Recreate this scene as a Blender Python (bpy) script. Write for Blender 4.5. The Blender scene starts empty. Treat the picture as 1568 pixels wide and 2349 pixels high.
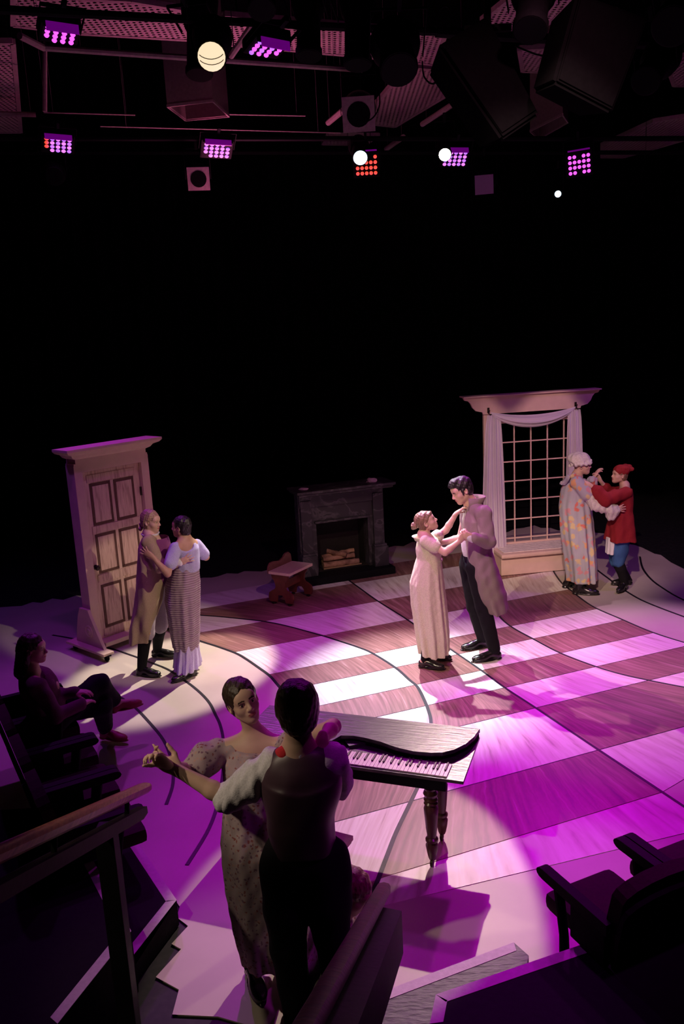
import bpy, bmesh, math, random
import numpy as np
from mathutils import Vector, Matrix
random.seed(7); rng = np.random.RandomState(7)
C = bpy.context.scene.collection
PI = math.pi

# ------------------------------------------------------------------ camera
F_PX, PITCH, ROLL, CAM_H = 1900.0, math.radians(12.06), math.radians(-2.986), 3.27
_f = np.array([0, math.cos(PITCH), -math.sin(PITCH)]); _r0 = np.array([1.0, 0, 0]); _u0 = np.cross(_r0, _f)
CR = math.cos(ROLL)*_r0 + math.sin(ROLL)*_u0
CU = -math.sin(ROLL)*_r0 + math.cos(ROLL)*_u0
cam_d = bpy.data.cameras.new('camera'); cam = bpy.data.objects.new('camera', cam_d); C.objects.link(cam)
cam_d.sensor_fit = 'VERTICAL'; cam_d.sensor_height = 36.0; cam_d.lens = F_PX/2349*36.0
cam_d.clip_start = 0.05; cam_d.clip_end = 100
cam.matrix_world = Matrix(((CR[0], CU[0], -_f[0], 0), (CR[1], CU[1], -_f[1], 0), (CR[2], CU[2], -_f[2], CAM_H), (0, 0, 0, 1)))
bpy.context.scene.camera = cam

def ray(u, v): return _f*F_PX + CR*(u-784.0) - CU*(v-1174.5)
def G(u, v, z=0.0):            # measured point of the photograph on the level at height z
    r = ray(u, v); p = r*((CAM_H-z)/-r[2]); return Vector((p[0], p[1], z))
def W(u, v, y):                # measured point on the upright plane at distance y
    r = ray(u, v); p = r*(y/r[1]); return Vector((p[0], p[1], p[2]+CAM_H))

# ------------------------------------------------------------------ world, exposure, light
sc = bpy.context.scene
sc.view_settings.view_transform = 'Standard'; sc.view_settings.look = 'None'
sc.view_settings.exposure = 0.0; sc.view_settings.gamma = 1.0; sc.view_settings.use_curve_mapping = False
wd = bpy.data.worlds.new('dark_house'); sc.world = wd; wd.use_nodes = True
wd.node_tree.nodes['Background'].inputs[0].default_value = (0.30, 0.12, 0.34, 1)
wd.node_tree.nodes['Background'].inputs[1].default_value = 0.002

def spot(name, loc, target, color, energy, angle, blend=0.3, size=0.06):
    l = bpy.data.lights.new(name, 'SPOT'); o = bpy.data.objects.new(name, l); C.objects.link(o)
    l.color = color; l.energy = energy; l.spot_size = math.radians(angle); l.spot_blend = blend; l.shadow_soft_size = size
    d = Vector(target)-Vector(loc); o.location = Vector(loc)+d.normalized()*0.16; o.rotation_euler = d.to_track_quat('-Z', 'Y').to_euler()
    return o
MAG = (0.85, 0.005, 1.0); VIO = (0.36, 0.10, 1.0); WARM = (1.0, 0.78, 0.56); WHITE = (1.0, 0.86, 0.78); COOL = (0.80, 0.84, 1.0)
BACK1 = W(1020, 355, 10.35)
spot('back_spot_piano', BACK1, (-0.02, 4.30, 0), (1.0, 0.81, 0.60), 1500, 15.8, 0.2, 0.03)
spot('back_spot_centre', W(825, 363, 10.4), (0.6, 7.5, 0), (0.92, 0.94, 1.0), 3100, 27, 0.8, 0.04)
spot('back_spot_left', (-2.2, 11.6, 5.4), (1.5, 7.5, 0), (1.0, 0.68, 0.80), 1700, 24, 0.7, 0.04)
spot('back_spot_door', (0.6, 11.5, 5.4), (-1.75, 7.95, 0), (1.0, 0.86, 0.72), 2900, 17.5, 0.35, 0.05)
spot('back_spot_right', (4.6, 10.9, 5.3), (3.0, 8.0, 0), (1.0, 0.62, 0.88), 650, 30, 0.8, 0.05)
spot('front_spot_centre', (-1.8, 2.2, 5.9), (1.3, 8.4, 0.7), WARM, 1250, 22, 0.5, 0.04)
spot('front_spot_door', (3.6, 3.6, 5.4), (-2.0, 8.7, 0.3), WARM, 950, 15, 0.25, 0.04)
spot('front_spot_window', (0.4, 2.2, 5.9), (3.0, 10.8, 1.0), (1.0, 0.62, 0.58), 1600, 22, 0.6, 0.05)
spot('front_spot_fire', (-0.8, 4.0, 5.8), (0.2, 11.0, 0.25), WARM, 300, 12, 0.6, 0.05)
spot('wash_left', W(135, 75, 6.8), (-1.9, 7.2, 0), (0.60, 0.03, 1.0), 150, 75, 0.8, 0.1)
spot('wash_mid', W(612, 115, 6.8), (0.5, 7.8, 0), (0.85, 0.02, 1.0), 400, 52, 0.7, 0.1)
spot('wash_back_left', W(135, 332, 10.3), (-1.5, 6.2, 0), (0.62, 0.05, 1.0), 260, 60, 0.7, 0.1)
spot('wash_back_mid', W(497, 345, 10.3), (0.7, 4.8, 0), (0.80, 0.0, 1.0), 520, 44, 0.8, 0.1)
spot('wash_back_right', W(1045, 362, 10.3), (1.6, 5.2, 0), MAG, 330, 60, 0.8, 0.1)
spot('wash_far_right', W(1328, 377, 10.3), (3.1, 6.2, 0), MAG, 900, 60, 0.8, 0.1)
spot('wash_front_right', (2.4, 2.6, 5.8), (0.5, 4.3, 0), MAG, 170, 36, 0.8, 0.1)
spot('wash_violet_left', (-4.6, 8.0, 5.4), (-3.6, 9.5, 0), VIO, 90, 80, 0.8, 0.1)
spot('wash_violet_right', (5.2, 8.4, 5.4), (3.9, 10.4, 0), (0.50, 0.10, 1.0), 160, 80, 0.8, 0.1)
spot('wash_front_pink', (1.6, 3.0, 5.9), (0.4, 9.8, 0.8), (1.0, 0.36, 0.55), 300, 50, 0.8, 0.1)
spot('front_side_warm', (-3.4, 2.2, 4.6), (-0.75, 3.5, 1.72), WARM, 260, 14, 0.6, 0.05)
spot('front_rail_warm', (-3.0, 1.6, 4.9), (-1.15, 3.3, 1.0), WARM, 110, 17, 0.7, 0.05)
spot('side_violet', (1.8, 5.6, 5.3), (-0.45, 3.5, 1.5), (0.85, 0.10, 0.85), 150, 16, 0.6, 0.05)
spot('added_grid_fill', (-1.2, 10.8, 4.3), (-1.0, 10.0, 8.0), (1.0, 0.20, 0.46), 120, 150, 0.9, 0.3)  # added uplight, stands in for floor bounce on the catwalks
#ENDLIGHTS#

# ------------------------------------------------------------------ materials
def mat(name, col, rough=0.6, spec=0.4, metal=0.0, emit=None, es=0.0, build=None):
    m = bpy.data.materials.new(name); m.use_nodes = True; nt = m.node_tree; b = nt.nodes['Principled BSDF']
    b.inputs['Base Color'].default_value = (*col, 1); b.inputs['Roughness'].default_value = rough
    b.inputs['Metallic'].default_value = metal; b.inputs['Specular IOR Level'].default_value = spec
    if emit: b.inputs['Emission Color'].default_value = (*emit, 1); b.inputs['Emission Strength'].default_value = es
    if build: build(nt, b)
    return m
def nd(nt, t, **kw):
    n = nt.nodes.new(t)
    for k, v in kw.items(): setattr(n, k, v)
    return n
def ramp(nt, stops):
    r = nd(nt, 'ShaderNodeValToRGB'); cr = r.color_ramp
    while len(cr.elements) < len(stops): cr.elements.new(0.5)
    for e, (p, c) in zip(cr.elements, stops): e.position = p; e.color = (*c, 1)
    return r
def coords(nt, scale=(1, 1, 1), rot=(0, 0, 0), obj=True):
    t = nd(nt, 'ShaderNodeTexCoord'); mp = nd(nt, 'ShaderNodeMapping', vector_type='TEXTURE')
    mp.inputs['Scale'].default_value = tuple(1.0/x for x in scale); mp.inputs['Rotation'].default_value = rot
    nt.links.new(t.outputs['UV' if obj == 'uv' else 'Object'], mp.inputs['Vector']); return mp.outputs['Vector']
def noise_col(stops, scale=5, sc3=(1, 1, 1), rot=(0, 0, 0), detail=4, distort=0.0, bump=0.0, obj=True):
    def f(nt, b):
        v = coords(nt, sc3, rot, obj)
        n = nd(nt, 'ShaderNodeTexNoise'); n.inputs['Scale'].default_value = scale; n.inputs['Detail'].default_value = detail
        n.inputs['Distortion'].default_value = distort; nt.links.new(v, n.inputs['Vector'])
        r = ramp(nt, stops); nt.links.new(n.outputs['Fac'], r.inputs[0]); nt.links.new(r.outputs[0], b.inputs['Base Color'])
        if bump:
            bp = nd(nt, 'ShaderNodeBump'); bp.inputs['Strength'].default_value = bump; bp.inputs['Distance'].default_value = 0.01
            nt.links.new(n.outputs['Fac'], bp.inputs['Height']); nt.links.new(bp.outputs[0], b.inputs['Normal'])
    return f
def simple(name, c, rough=0.7, var=0.12, scale=30, spec=0.3, bump=0.15, sc3=(1, 1, 1), metal=0.0):
    lo = tuple(max(0, x*(1-var)) for x in c); hi = tuple(min(1, x*(1+var)) for x in c)
    return mat(name, c, rough, spec, metal, build=noise_col([(0.3, lo), (0.7, hi)], scale, sc3, bump=bump))
GA = math.radians(-69)   # grain runs across the strips
M = {}
M['light_wood'] = mat('pale_painted_woodgrain', (.7, .6, .5), 0.42, 0.4, build=noise_col([(0.25, (.40, .30, .27)), (0.40, (.66, .57, .52)), (0.62, (.80, .74, .70)), (0.8, (.72, .62, .56))], 2.0, (11, 0.9, 1), (0, 0, 0), 6, 0.4, 0.05, 'uv'))
M['dark_wood'] = mat('brown_painted_woodgrain', (.3, .2, .15), 0.42, 0.4, build=noise_col([(0.25, (.13, .070, .058)), (0.45, (.22, .108, .092)), (0.6, (.30, .155, .135)), (0.78, (.46, .30, .28))], 2.2, (13, 0.8, 1), (0, 0, 0), 6, 0.6, 0.05, 'uv'))
M['deck'] = mat('beige_floor_paint', (.55, .5, .43), 0.45, 0.4, build=noise_col([(0.3, (.47, .41, .34)), (0.7, (.56, .50, .42))], 1.4, detail=8, bump=0.05))
M['black_floor'] = mat('black_floor_paint', (.012, .012, .012), 0.6, 0.25, build=noise_col([(0.45, (.010, .010, .011)), (0.72, (.020, .019, .020)), (0.8, (.10, .095, .09))], 22, detail=9))
M['black_line'] = simple('black_line_paint', (.012, .010, .016), 0.5)
M['drape'] = simple('black_velour_drape', (.004, .004, .005), 0.95, spec=0.05)
M['black'] = simple('black_painted_metal', (.006, .006, .007), 0.75, spec=0.12)
M['black_top'] = simple('black_step_paint', (.010, .010, .012), 0.8, spec=0.12)
M['black_wood'] = simple('black_painted_wood', (.010, .009, .010), 0.6, spec=0.25, sc3=(1, 8, 1))
M['platform'] = mat('worn_black_platform', (.05, .05, .05), 0.45, 0.3, build=noise_col([(0.3, (.022, .022, .023)), (0.6, (.045, .043, .042)), (0.8, (.10, .095, .09))], 14, (1, 3, 1), detail=9, bump=0.5))
M['tape'] = simple('white_edge_tape', (.62, .58, .55), 0.6, 0.08, 40)
M['rail_shaded'] = simple('shaded_red_wood_rail', (.13, .045, .03), .5, .3, 12, .3, sc3=(1, 6, 1))  # darker wood colour carries the shade on the right rail
M['rail_wood'] = mat('varnished_oak_rail', (.35, .16, .07), 0.35, 0.5, build=noise_col([(0.3, (.30, .11, .04)), (0.7, (.55, .24, .09))], 6, (14, 1, 14), bump=0.05))
M['skin'] = simple('skin', (.62, .40, .31), 0.5, 0.05, 20, bump=0.02)
M['skin_tan'] = simple('tanned_skin', (.46, .27, .19), 0.5, 0.05, 20, bump=0.02)
M['lip'] = mat('lips', (.45, .13, .13), 0.4)
M['eye_white'] = mat('eye_white', (.75, .72, .70), 0.2)
M['iris'] = mat('dark_iris', (.03, .02, .015), 0.15)
def hairm(n, c): return mat(n, c, 0.42, 0.5, build=noise_col([(0.3, tuple(x*.5 for x in c)), (0.7, tuple(x*1.5 for x in c))], 18, (6, 6, 1), detail=6, bump=0.5))
M['hair_dark'] = hairm('dark_brown_hair', (.045, .026, .018)); M['hair_black'] = hairm('black_hair', (.014, .011, .012))
M['hair_blond'] = hairm('dark_blond_hair', (.36, .24, .15)); M['hair_brown'] = hairm('light_brown_hair', (.22, .13, .08))

# ------------------------------------------------------------------ object helpers
def prop(o, label=None, cat=None, group=None, kind=None):
    if label: o['label'] = label
    if cat: o['category'] = cat
    if group: o['group'] = group
    if kind: o['kind'] = kind
    return o
def thing(name, label, cat, loc=(0, 0, 0), rz=0.0, group=None):
    o = bpy.data.objects.new(name, None); C.objects.link(o); o.location = loc; o.rotation_euler = (0, 0, rz)
    o.empty_display_size = 0.1
    return prop(o, label, cat, group)
def link(name, me, m=None, parent=None, smooth=False):
    o = bpy.data.objects.new(name, me); C.objects.link(o)
    if m is not None:
        for x in (m if isinstance(m, (list, tuple)) else [m]): me.materials.append(x)
    if smooth: me.shade_smooth()
    if parent is not None: o.parent = parent
    return o
class B:                                  # small mesh builder
    def __init__(s): s.bm = bmesh.new()
    def box(s, c, size, rot=None, bev=0.0):
        r = bmesh.ops.create_cube(s.bm, size=1.0); vs = r['verts']
        bmesh.ops.scale(s.bm, vec=size, verts=vs)
        if bev:
            es = list({e for v in vs for e in v.link_edges})
            rb = bmesh.ops.bevel(s.bm, geom=es, offset=min(bev, min(size)*0.45), segments=2, profile=0.7, affect='EDGES'); vs = rb['verts']
        if rot is not None:
            R = rot if isinstance(rot, Matrix) else Matrix.Rotation(rot, 3, 'Z')
            bmesh.ops.rotate(s.bm, cent=(0, 0, 0), matrix=R, verts=vs)
        bmesh.ops.translate(s.bm, vec=Vector(c), verts=vs); return s
    def prism(s, pts, z0, z1, frame=None):   # closed outline extruded from z0 to z1
        f = frame or (lambda x, y, z: (x, y, z)); n = len(pts)
        lo = [s.bm.verts.new(f(x, y, z0)) for x, y in pts]; hi = [s.bm.verts.new(f(x, y, z1)) for x, y in pts]
        s.bm.faces.new(lo[::-1]); s.bm.faces.new(hi)
        for i in range(n): s.bm.faces.new((lo[i], lo[(i+1) % n], hi[(i+1) % n], hi[i]))
        return s
    def lathe(s, prof, seg=20, cen=(0, 0), frame=None):
        f = frame or (lambda x, y, z: (x, y, z)); rings = []
        for r, z in prof:
            rings.append([s.bm.verts.new(f(cen[0]+max(r, 1e-4)*math.cos(2*PI*i/seg), cen[1]+max(r, 1e-4)*math.sin(2*PI*i/seg), z)) for i in range(seg)])
        for a, b in zip(rings, rings[1:]):
            for i in range(seg): s.bm.faces.new((a[i], a[(i+1) % seg], b[(i+1) % seg], b[i]))
        s.bm.faces.new(rings[0][::-1]); s.bm.faces.new(rings[-1]); return s
    def tube(s, pts, r, seg=8):
        pts = [Vector(p) for p in pts]; rr = r if isinstance(r, (list, tuple)) else [r]*len(pts); rings = []
        up = Vector((0.13, 0.21, 0.97))
        for i, p in enumerate(pts):
            d = (pts[min(i+1, len(pts)-1)]-pts[max(i-1, 0)]).normalized()
            a = d.cross(up); a = a.normalized() if a.length > 1e-3 else d.cross(Vector((1, 0, 0))).normalized(); b = d.cross(a); up = -b if False else up
            rings.append([s.bm.verts.new(p+(a*math.cos(2*PI*k/seg)+b*math.sin(2*PI*k/seg))*rr[i]) for k in range(seg)])
        for a, b in zip(rings, rings[1:]):
            for k in range(seg): s.bm.faces.new((a[k], b[k], b[(k+1) % seg], a[(k+1) % seg]))
        s.bm.faces.new(rings[0]); s.bm.faces.new(rings[-1][::-1]); return s
    def make(s, name, m, parent=None, smooth=False):
        bmesh.ops.recalc_face_normals(s.bm, faces=s.bm.faces); me = bpy.data.meshes.new(name); s.bm.to_mesh(me); s.bm.free()
        o = link(name, me, m, parent)
        if smooth:
            me.shade_smooth()
            try: me.set_sharp_from_angle(angle=math.radians(40))
            except Exception: pass
        return o
def axes_frame(o, xd, yd, zd):
    o, xd, yd, zd = Vector(o), Vector(xd), Vector(yd), Vector(zd)
    return lambda x, y, z: o+xd*x+yd*y+zd*z

# ------------------------------------------------------------------ setting
fl = B().box((0, 6.5, -0.06), (16, 19, 0.1)).make('floor', M['black_floor']); prop(fl, kind='structure')
# light painted deck on the black floor, wavy upstage edge
edge = [(-260, 1425), (-120, 1404), (0, 1393), (30, 1391), (50, 1390), (75, 1381), (95, 1383), (120, 1373), (145, 1376), (175, 1366), (210, 1368), (250, 1352), (300, 1356), (350, 1340), (400, 1345), (430, 1333),
        (465, 1325), (485, 1325), (500, 1322), (520, 1315), (545, 1316), (560, 1310), (600, 1311), (640, 1300), (690, 1298), (740, 1285), (790, 1280), (840, 1264), (890, 1256), (905, 1252), (925, 1253), (945, 1243), (985, 1246), (1020, 1238),
        (1060, 1236), (1100, 1225), (1140, 1226), (1165, 1220), (1180, 1213), (1200, 1211), (1225, 1205), (1240, 1211), (1262, 1211), (1280, 1217), (1310, 1214), (1335, 1222), (1358, 1221), (1386, 1224), (1410, 1238), (1439, 1248), (1455, 1250), (1472, 1256), (1500, 1270), (1515, 1273), (1538, 1290), (1568, 1305), (1640, 1345), (1760, 1400)]
back = [G(u, v) for u, v in edge]
near_px = [(560, 2349), (500, 2332), (395, 2327), (410, 2270), (357, 2241), (415, 2177), (393, 2165), (431, 2124), (405, 2104), (412, 2080)]
near = [Vector((2.4, 2.2, 0)), Vector((0.2, 2.9, 0))] + [G(u, v) for u, v in near_px] + [G(400, 2062), G(300, 1910), G(40, 1980), Vector((-4.8, 6.3, 0))]
poly = [(p.x, p.y) for p in back] + [(7.0, 8.0), (5.0, 3.0)] + [(p.x, p.y) for p in near]
def flat_poly(name, poly, z0, z1, m, parent=None):
    bm = bmesh.new(); hi = [bm.verts.new((x, y, z1)) for x, y in poly]; lo = [bm.verts.new((x, y, z0)) for x, y in poly]
    n = len(poly); es = [bm.edges.new((hi[i], hi[(i+1) % n])) for i in range(n)]
    bmesh.ops.triangle_fill(bm, use_beauty=True, use_dissolve=False, edges=es)
    for i in range(n): bm.faces.new((lo[i], lo[(i+1) % n], hi[(i+1) % n], hi[i]))
    bmesh.ops.recalc_face_normals(bm, faces=bm.faces)
    for f in bm.faces:
        if abs(f.normal.z) > 0.9 and f.normal.z < 0: f.normal_flip()
    me = bpy.data.meshes.new(name); bm.to_mesh(me); bm.free(); return link(name, me, m, parent)
dk = flat_poly('painted_deck', poly, -0.008, 0.0, M['deck'], fl)

# painted checker strips: straight seams (family A) crossed by curved black lines (family B)
def line_fit(pts):
    P = np.array([G(u, v)[:2] for u, v in pts]); return P
A_DIR = np.array([math.cos(math.radians(21.0)), math.sin(math.radians(21.0))]); A_NRM = np.array([-A_DIR[1], A_DIR[0]])
A_PX = [[(448, 1399), (810, 1338.7), (943, 1318), (1060, 1296.6)], [(455, 1454), (605, 1426), (798, 1391.5), (1066, 1342.5)], [(544, 1497), (734, 1460), (1078, 1394.8), (1293, 1352.7)],
        [(617, 1549.6), (958, 1480.3), (1094, 1452.2), (1362, 1396)], [(715, 1575), (902, 1532.6), (1180, 1474.4), (1420.6, 1420.8)], [(734, 1621.8), (948.4, 1575.3), (1285, 1496.8), (1490.7, 1451)],
        [(875.7, 1645.5), (1157.6, 1579), (1568, 1480.3)], [(1072, 1666.6), (1478, 1562.6), (1568, 1539)], [(764, 1892), (982, 1832), (1367, 1720.7), (1568, 1662)], [(878, 2020.7), (1140, 1940), (1513.7, 1815), (1568, 1797)]]
A_OFF = [float(np.mean(line_fit(l) @ A_NRM)) for l in A_PX]
A_OFF = [A_OFF[0]+0.62] + A_OFF + [float(np.dot(np.array(G(1010, 2105)[:2]), A_NRM))]
B_PX = [
 [(120, 1395), (250, 1412), (400, 1447), (454.8, 1469.3), (498, 1483.3), (540, 1498.6), (563, 1511.4), (591, 1530.5), (617, 1549.6), (633.4, 1567.5), (668, 1610), (695, 1665), (710, 1730), (712, 1800), (700, 1880), (678, 1960), (650, 2040), (620, 2110)],
 [(300, 1392), (380, 1402), (447, 1410.6), (502, 1415), (563, 1421), (605, 1426), (655, 1436), (735.5, 1457.8), (780, 1471.8), (820.8, 1485.4), (854, 1499.4), (905, 1531.3), (938, 1560), (956, 1575.3), (968.8, 1598.3), (981.5, 1628.9), (988, 1658), (985, 1715), (978, 1755), (962.4, 1795.6), (936, 1852), (907.5, 1912), (885, 1970), (862, 2030), (835, 2090)],
 [(700, 1264), (760, 1305), (809.3, 1338.7), (864, 1378), (930.5, 1420), (990, 1461), (1054, 1504.5), (1104, 1539), (1157.5, 1578.5), (1230.5, 1626.3), (1369.5, 1719.4), (1513.6, 1815), (1620, 1886), (1720, 1955)],
 [(1078, 1262), (1082, 1296), (1094, 1335), (1115, 1376), (1137, 1406), (1168, 1435.6), (1221.6, 1466), (1282.8, 1498), (1363, 1528.7), (1423, 1547), (1484, 1560.6), (1568, 1577), (1700, 1600), (1850, 1622)],
 [(1252, 1250), (1258, 1285), (1270, 1313), (1290.4, 1341), (1311, 1356.5), (1326, 1369), (1362, 1393.5), (1423, 1420.3), (1492, 1449.6), (1568, 1474.4), (1700, 1512), (1850, 1550)]]
def dense(pts, n=6):
    P = [np.array(G(u, v)[:2]) for u, v in pts]; out = []
    for i in range(len(P)-1):
        p0, p1, p2, p3 = P[max(i-1, 0)], P[i], P[i+1], P[min(i+2, len(P)-1)]
        for k in range(n):
            t = k/n; out.append(0.5*((2*p1)+(-p0+p2)*t+(2*p0-5*p1+4*p2-p3)*t*t+(-p0+3*p1-3*p2+p3)*t**3))
    out.append(P[-1]); return np.array(out)
BC = [dense(b) for b in B_PX]
def crop_curve(cv, lo, hi):                 # part of a curve with lo <= nrm <= hi, ends interpolated (curve runs upstage -> downstage)
    s = cv @ A_NRM; out = []
    def at(val):
        for i in range(len(s)-1):
            if (s[i]-val)*(s[i+1]-val) <= 0 and s[i] != s[i+1]:
                t = (s[i]-val)/(s[i]-s[i+1]); return cv[i]*(1-t)+cv[i+1]*t
        return None
    a, b = at(hi), at(lo)
    mid = [p for p, q in zip(cv, s) if lo < q < hi]
    if a is not None: out.append(a)
    out += mid
    if b is not None: out.append(b)
    return out if len(out) >= 2 else None
sub = flat_poly('seam_underlay', [(float(x), float(y)) for x, y in (list(crop_curve(BC[0], A_OFF[-1], A_OFF[0])) + list(crop_curve(BC[4], A_OFF[-3]-.5, A_OFF[0]))[::-1])], 0.0, 0.0012, M['black_line'], fl)
def resample(cv, n):
    cv = np.array(cv); d = np.concatenate([[0], np.cumsum(np.linalg.norm(np.diff(cv, axis=0), axis=1))]); t = np.linspace(0, d[-1], n)
    return np.stack([np.interp(t, d, cv[:, 0]), np.interp(t, d, cv[:, 1])], 1)
def panel(L, R, j, m, nv=6, nu=5, gap=0.005):
    L = resample(L, nv); R = resample(R, nv); bm = bmesh.new(); uvl = bm.loops.layers.uv.new('UVMap'); g = []; uvs = {}
    for a in range(nv):
        row = []
        for b in range(nu):
            p = L[a]+(R[a]-L[a])*b/(nu-1); w = np.linalg.norm(R[a]-L[a])+1e-6
            if b == 0: p = p+(R[a]-L[a])/w*gap*2
            if b == nu-1: p = p-(R[a]-L[a])/w*gap*2
            if a == 0: p = p-A_NRM*gap
            if a == nv-1: p = p+A_NRM*gap
            v = bm.verts.new((p[0], p[1], 0.003)); uvs[v] = (j*1.3+1.3*b/(nu-1)+0.13*i, float(p @ A_NRM)+0.7*j); row.append(v)
        g.append(row)
    rim = g[0][:] + [r[-1] for r in g[1:]] + g[-1][-2::-1] + [r[0] for r in g[-2:0:-1]]
    for a in range(nv-1):
        for b in range(nu-1): bm.faces.new((g[a][b], g[a+1][b], g[a+1][b+1], g[a][b+1]))
    low = [bm.verts.new((v.co.x, v.co.y, 0.0)) for v in rim]
    for k in range(len(rim)): bm.faces.new((rim[k], rim[(k+1) % len(rim)], low[(k+1) % len(rim)], low[k]))
    bmesh.ops.recalc_face_normals(bm, faces=bm.faces)
    for f in bm.faces:
        if abs(f.normal.z) > 0.9 and f.normal.z < 0: f.normal_flip()
        for lp in f.loops: lp[uvl].uv = uvs.get(lp.vert, (0, 0))
    me = bpy.data.meshes.new('floor_panel'); bm.to_mesh(me); bm.free(); return link('floor_panel', me, m, fl)
for i in range(len(A_OFF)-1):
    hi, lo = A_OFF[i], A_OFF[i+1]
    for j in range(4):
        L = crop_curve(BC[j], lo, hi); R = crop_curve(BC[j+1], lo, hi)
        if L is None or R is None: continue
        if (np.array(L)[:, 0].min() > 6.5): continue
        if A_OFF.index(hi) >= 9 and j == 3: continue
        light = ((i-1)+j) % 2 == 0
        panel(L, R, j, M['light_wood' if light else 'dark_wood'])
def ribbon(pts, w, name='painted_line', z=0.0035, parent=None, m=None):
    P = np.array(pts); bm = bmesh.new(); a = []; b = []
    for i, p in enumerate(P):
        d = P[min(i+1, len(P)-1)]-P[max(i-1, 0)]; d = d/np.linalg.norm(d); n = np.array([-d[1], d[0]])*w*0.5
        a.append((p+n, p-n))
    rows = [[bm.verts.new((q[0], q[1], zz)) for q, zz in ((l, 0.0), (l, z), (r, z), (r, 0.0))] for l, r in a]
    for r0, r1 in zip(rows, rows[1:]):
        for k in range(3): bm.faces.new((r0[k], r1[k], r1[k+1], r0[k+1]))
    bmesh.ops.recalc_face_normals(bm, faces=bm.faces)
    me = bpy.data.meshes.new(name); bm.to_mesh(me); bm.free(); return link(name, me, m or M['black_line'], parent or fl)
for j, b in enumerate(BC):
    ribbon(crop_curve(b, A_OFF[-1], A_OFF[0]+0.1), 0.03 if j < 2 else 0.024, z=0.0045)
LCURV = [[(120, 1457), (165, 1465), (205, 1475), (251, 1486.7), (314, 1508), (334, 1516), (383, 1535), (419, 1558.6), (441, 1574), (464, 1594), (481.6, 1614.7), (494, 1640), (504.6, 1663), (512, 1700), (512, 1760), (505, 1815), (493.8, 1863), (473, 1912.7), (428.4, 1985)],
         [(195, 1562), (265, 1594), (306.7, 1621), (345.6, 1661), (375, 1698.6), (391, 1736), (397, 1770), (395, 1806), (381, 1846)],
         [(1330, 1262), (1340, 1283), (1364, 1304), (1415.4, 1342.5), (1443.5, 1361.6), (1482, 1382), (1568, 1415), (1700, 1460)],
         [(1467, 1277), (1473, 1303), (1492, 1328.5), (1522.6, 1351.4), (1568, 1377), (1680, 1425)]]
for l in LCURV: ribbon(dense(l, 4), 0.026)

# black drapes: back and sides hang in soft pleats
def drape(name, p0, p1, h, amp=0.06, wl=0.35):
    p0, p1 = np.array(p0), np.array(p1); L = np.linalg.norm(p1-p0); d = (p1-p0)/L; n = np.array([-d[1], d[0]]); k = int(L/wl*8); bm = bmesh.new(); prev = None
    for i in range(k+1):
        q = p0+d*L*i/k+n*amp*math.sin(2*PI*i/8.0)*(1+0.3*math.sin(i*0.37)); a = bm.verts.new((q[0], q[1], -0.01)); b = bm.verts.new((q[0], q[1], h))
        if prev: bm.faces.new((prev[0], a, b, prev[1]))
        prev = (a, b)
    me = bpy.data.meshes.new(name); bm.to_mesh(me); bm.free(); o = link(name, me, M['drape'], smooth=True); return prop(o, kind='structure')
drape('wall_back', (-7.6, 15.6), (7.6, 15.6), 8.0); drape('wall_left', (-7.6, -2.6), (-7.6, 15.6), 8.0); drape('wall_right', (7.6, 15.6), (7.6, -2.6), 8.0)
prop(B().box((0, 6.5, 8.05), (16, 19, 0.1)).make('ceiling', M['drape']), kind='structure')
# ------------------------------------------------------------------ free-standing painted door
M['cream'] = simple('cream_set_paint', (.62, .46, .36), 0.6, 0.05, 8)
M['faux_oak'] = mat('painted_door_grain', (.6, .45, .35), 0.6, build=noise_col([(0.3, (.36, .23, .17)), (0.48, (.56, .40, .31)), (0.75, (.66, .49, .38))], 5, (9, 9, 0.9), detail=6, distort=0.6, bump=0.05))
M['groove'] = simple('brown_groove_line', (.10, .05, .035), 0.7)  # dark brown for the grooves round the door panels
M['bronze'] = mat('dark_bronze', (.03, .02, .015), 0.4, 0.5, 0.6)
dr = thing('stage_door', 'tall cream panelled stage door standing free in its frame on a wheeled base, at the left', 'door', (-2.78, 8.60, 0.0), math.radians(48.5))
DW, DH = 0.93, 2.04
for x in (0.045, DW-0.045): B().box((x, 0.07, 0.09+(DH-0.06)/2), (0.10, 0.16, DH-0.06), bev=0.006).make('door_jamb', M['cream'], dr)
B().box((DW/2, 0.07, DH+0.0), (DW, 0.16, 0.10), bev=0.005).make('head_rail', M['cream'], dr)
b = B(); b.box((DW/2, -0.03, 0.085), (DW-0.14, 0.16, 0.05), bev=0.008); b.make('threshold', M['cream'], dr)
# crown: stepped cornice
prof = [(0.0, -0.02), (0.0, 0.055), (0.035, 0.075), (0.055, 0.105), (0.10, 0.125), (0.12, 0.15), (0.12, 0.175), (0.0, 0.175)]
def cornice(name, x0, x1, yb, z, prof, flare, m, parent, back=0.0):
    bm = bmesh.new(); rows = []
    for o_, dz in prof:
        o2 = o_*flare; rows.append([bm.verts.new(p) for p in ((x0-o2, yb+back, z+dz), (x0-o2, -o_-0.012, z+dz), (x1+o2, -o_-0.012, z+dz), (x1+o2, yb+back, z+dz))])
    for a, c in zip(rows, rows[1:]):
        for k in range(4): bm.faces.new((a[k], a[(k+1) % 4], c[(k+1) % 4], c[k]))
    bm.faces.new(rows[0]); bm.faces.new(rows[-1][::-1]); bmesh.ops.recalc_face_normals(bm, faces=bm.faces)
    me = bpy.data.meshes.new(name); bm.to_mesh(me); bm.free(); return link(name, me, m, parent)
cornice('crown_moulding', 0.02, DW-0.02, 0.16, DH+0.04, prof, 1.25, M['cream'], dr)
lf = B().box((DW/2, 0.065, 0.11+(DH-0.17)/2), (DW-0.20, 0.04, DH-0.17), bev=0.003).make('door_leaf', M['faux_oak'], dr)
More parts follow.
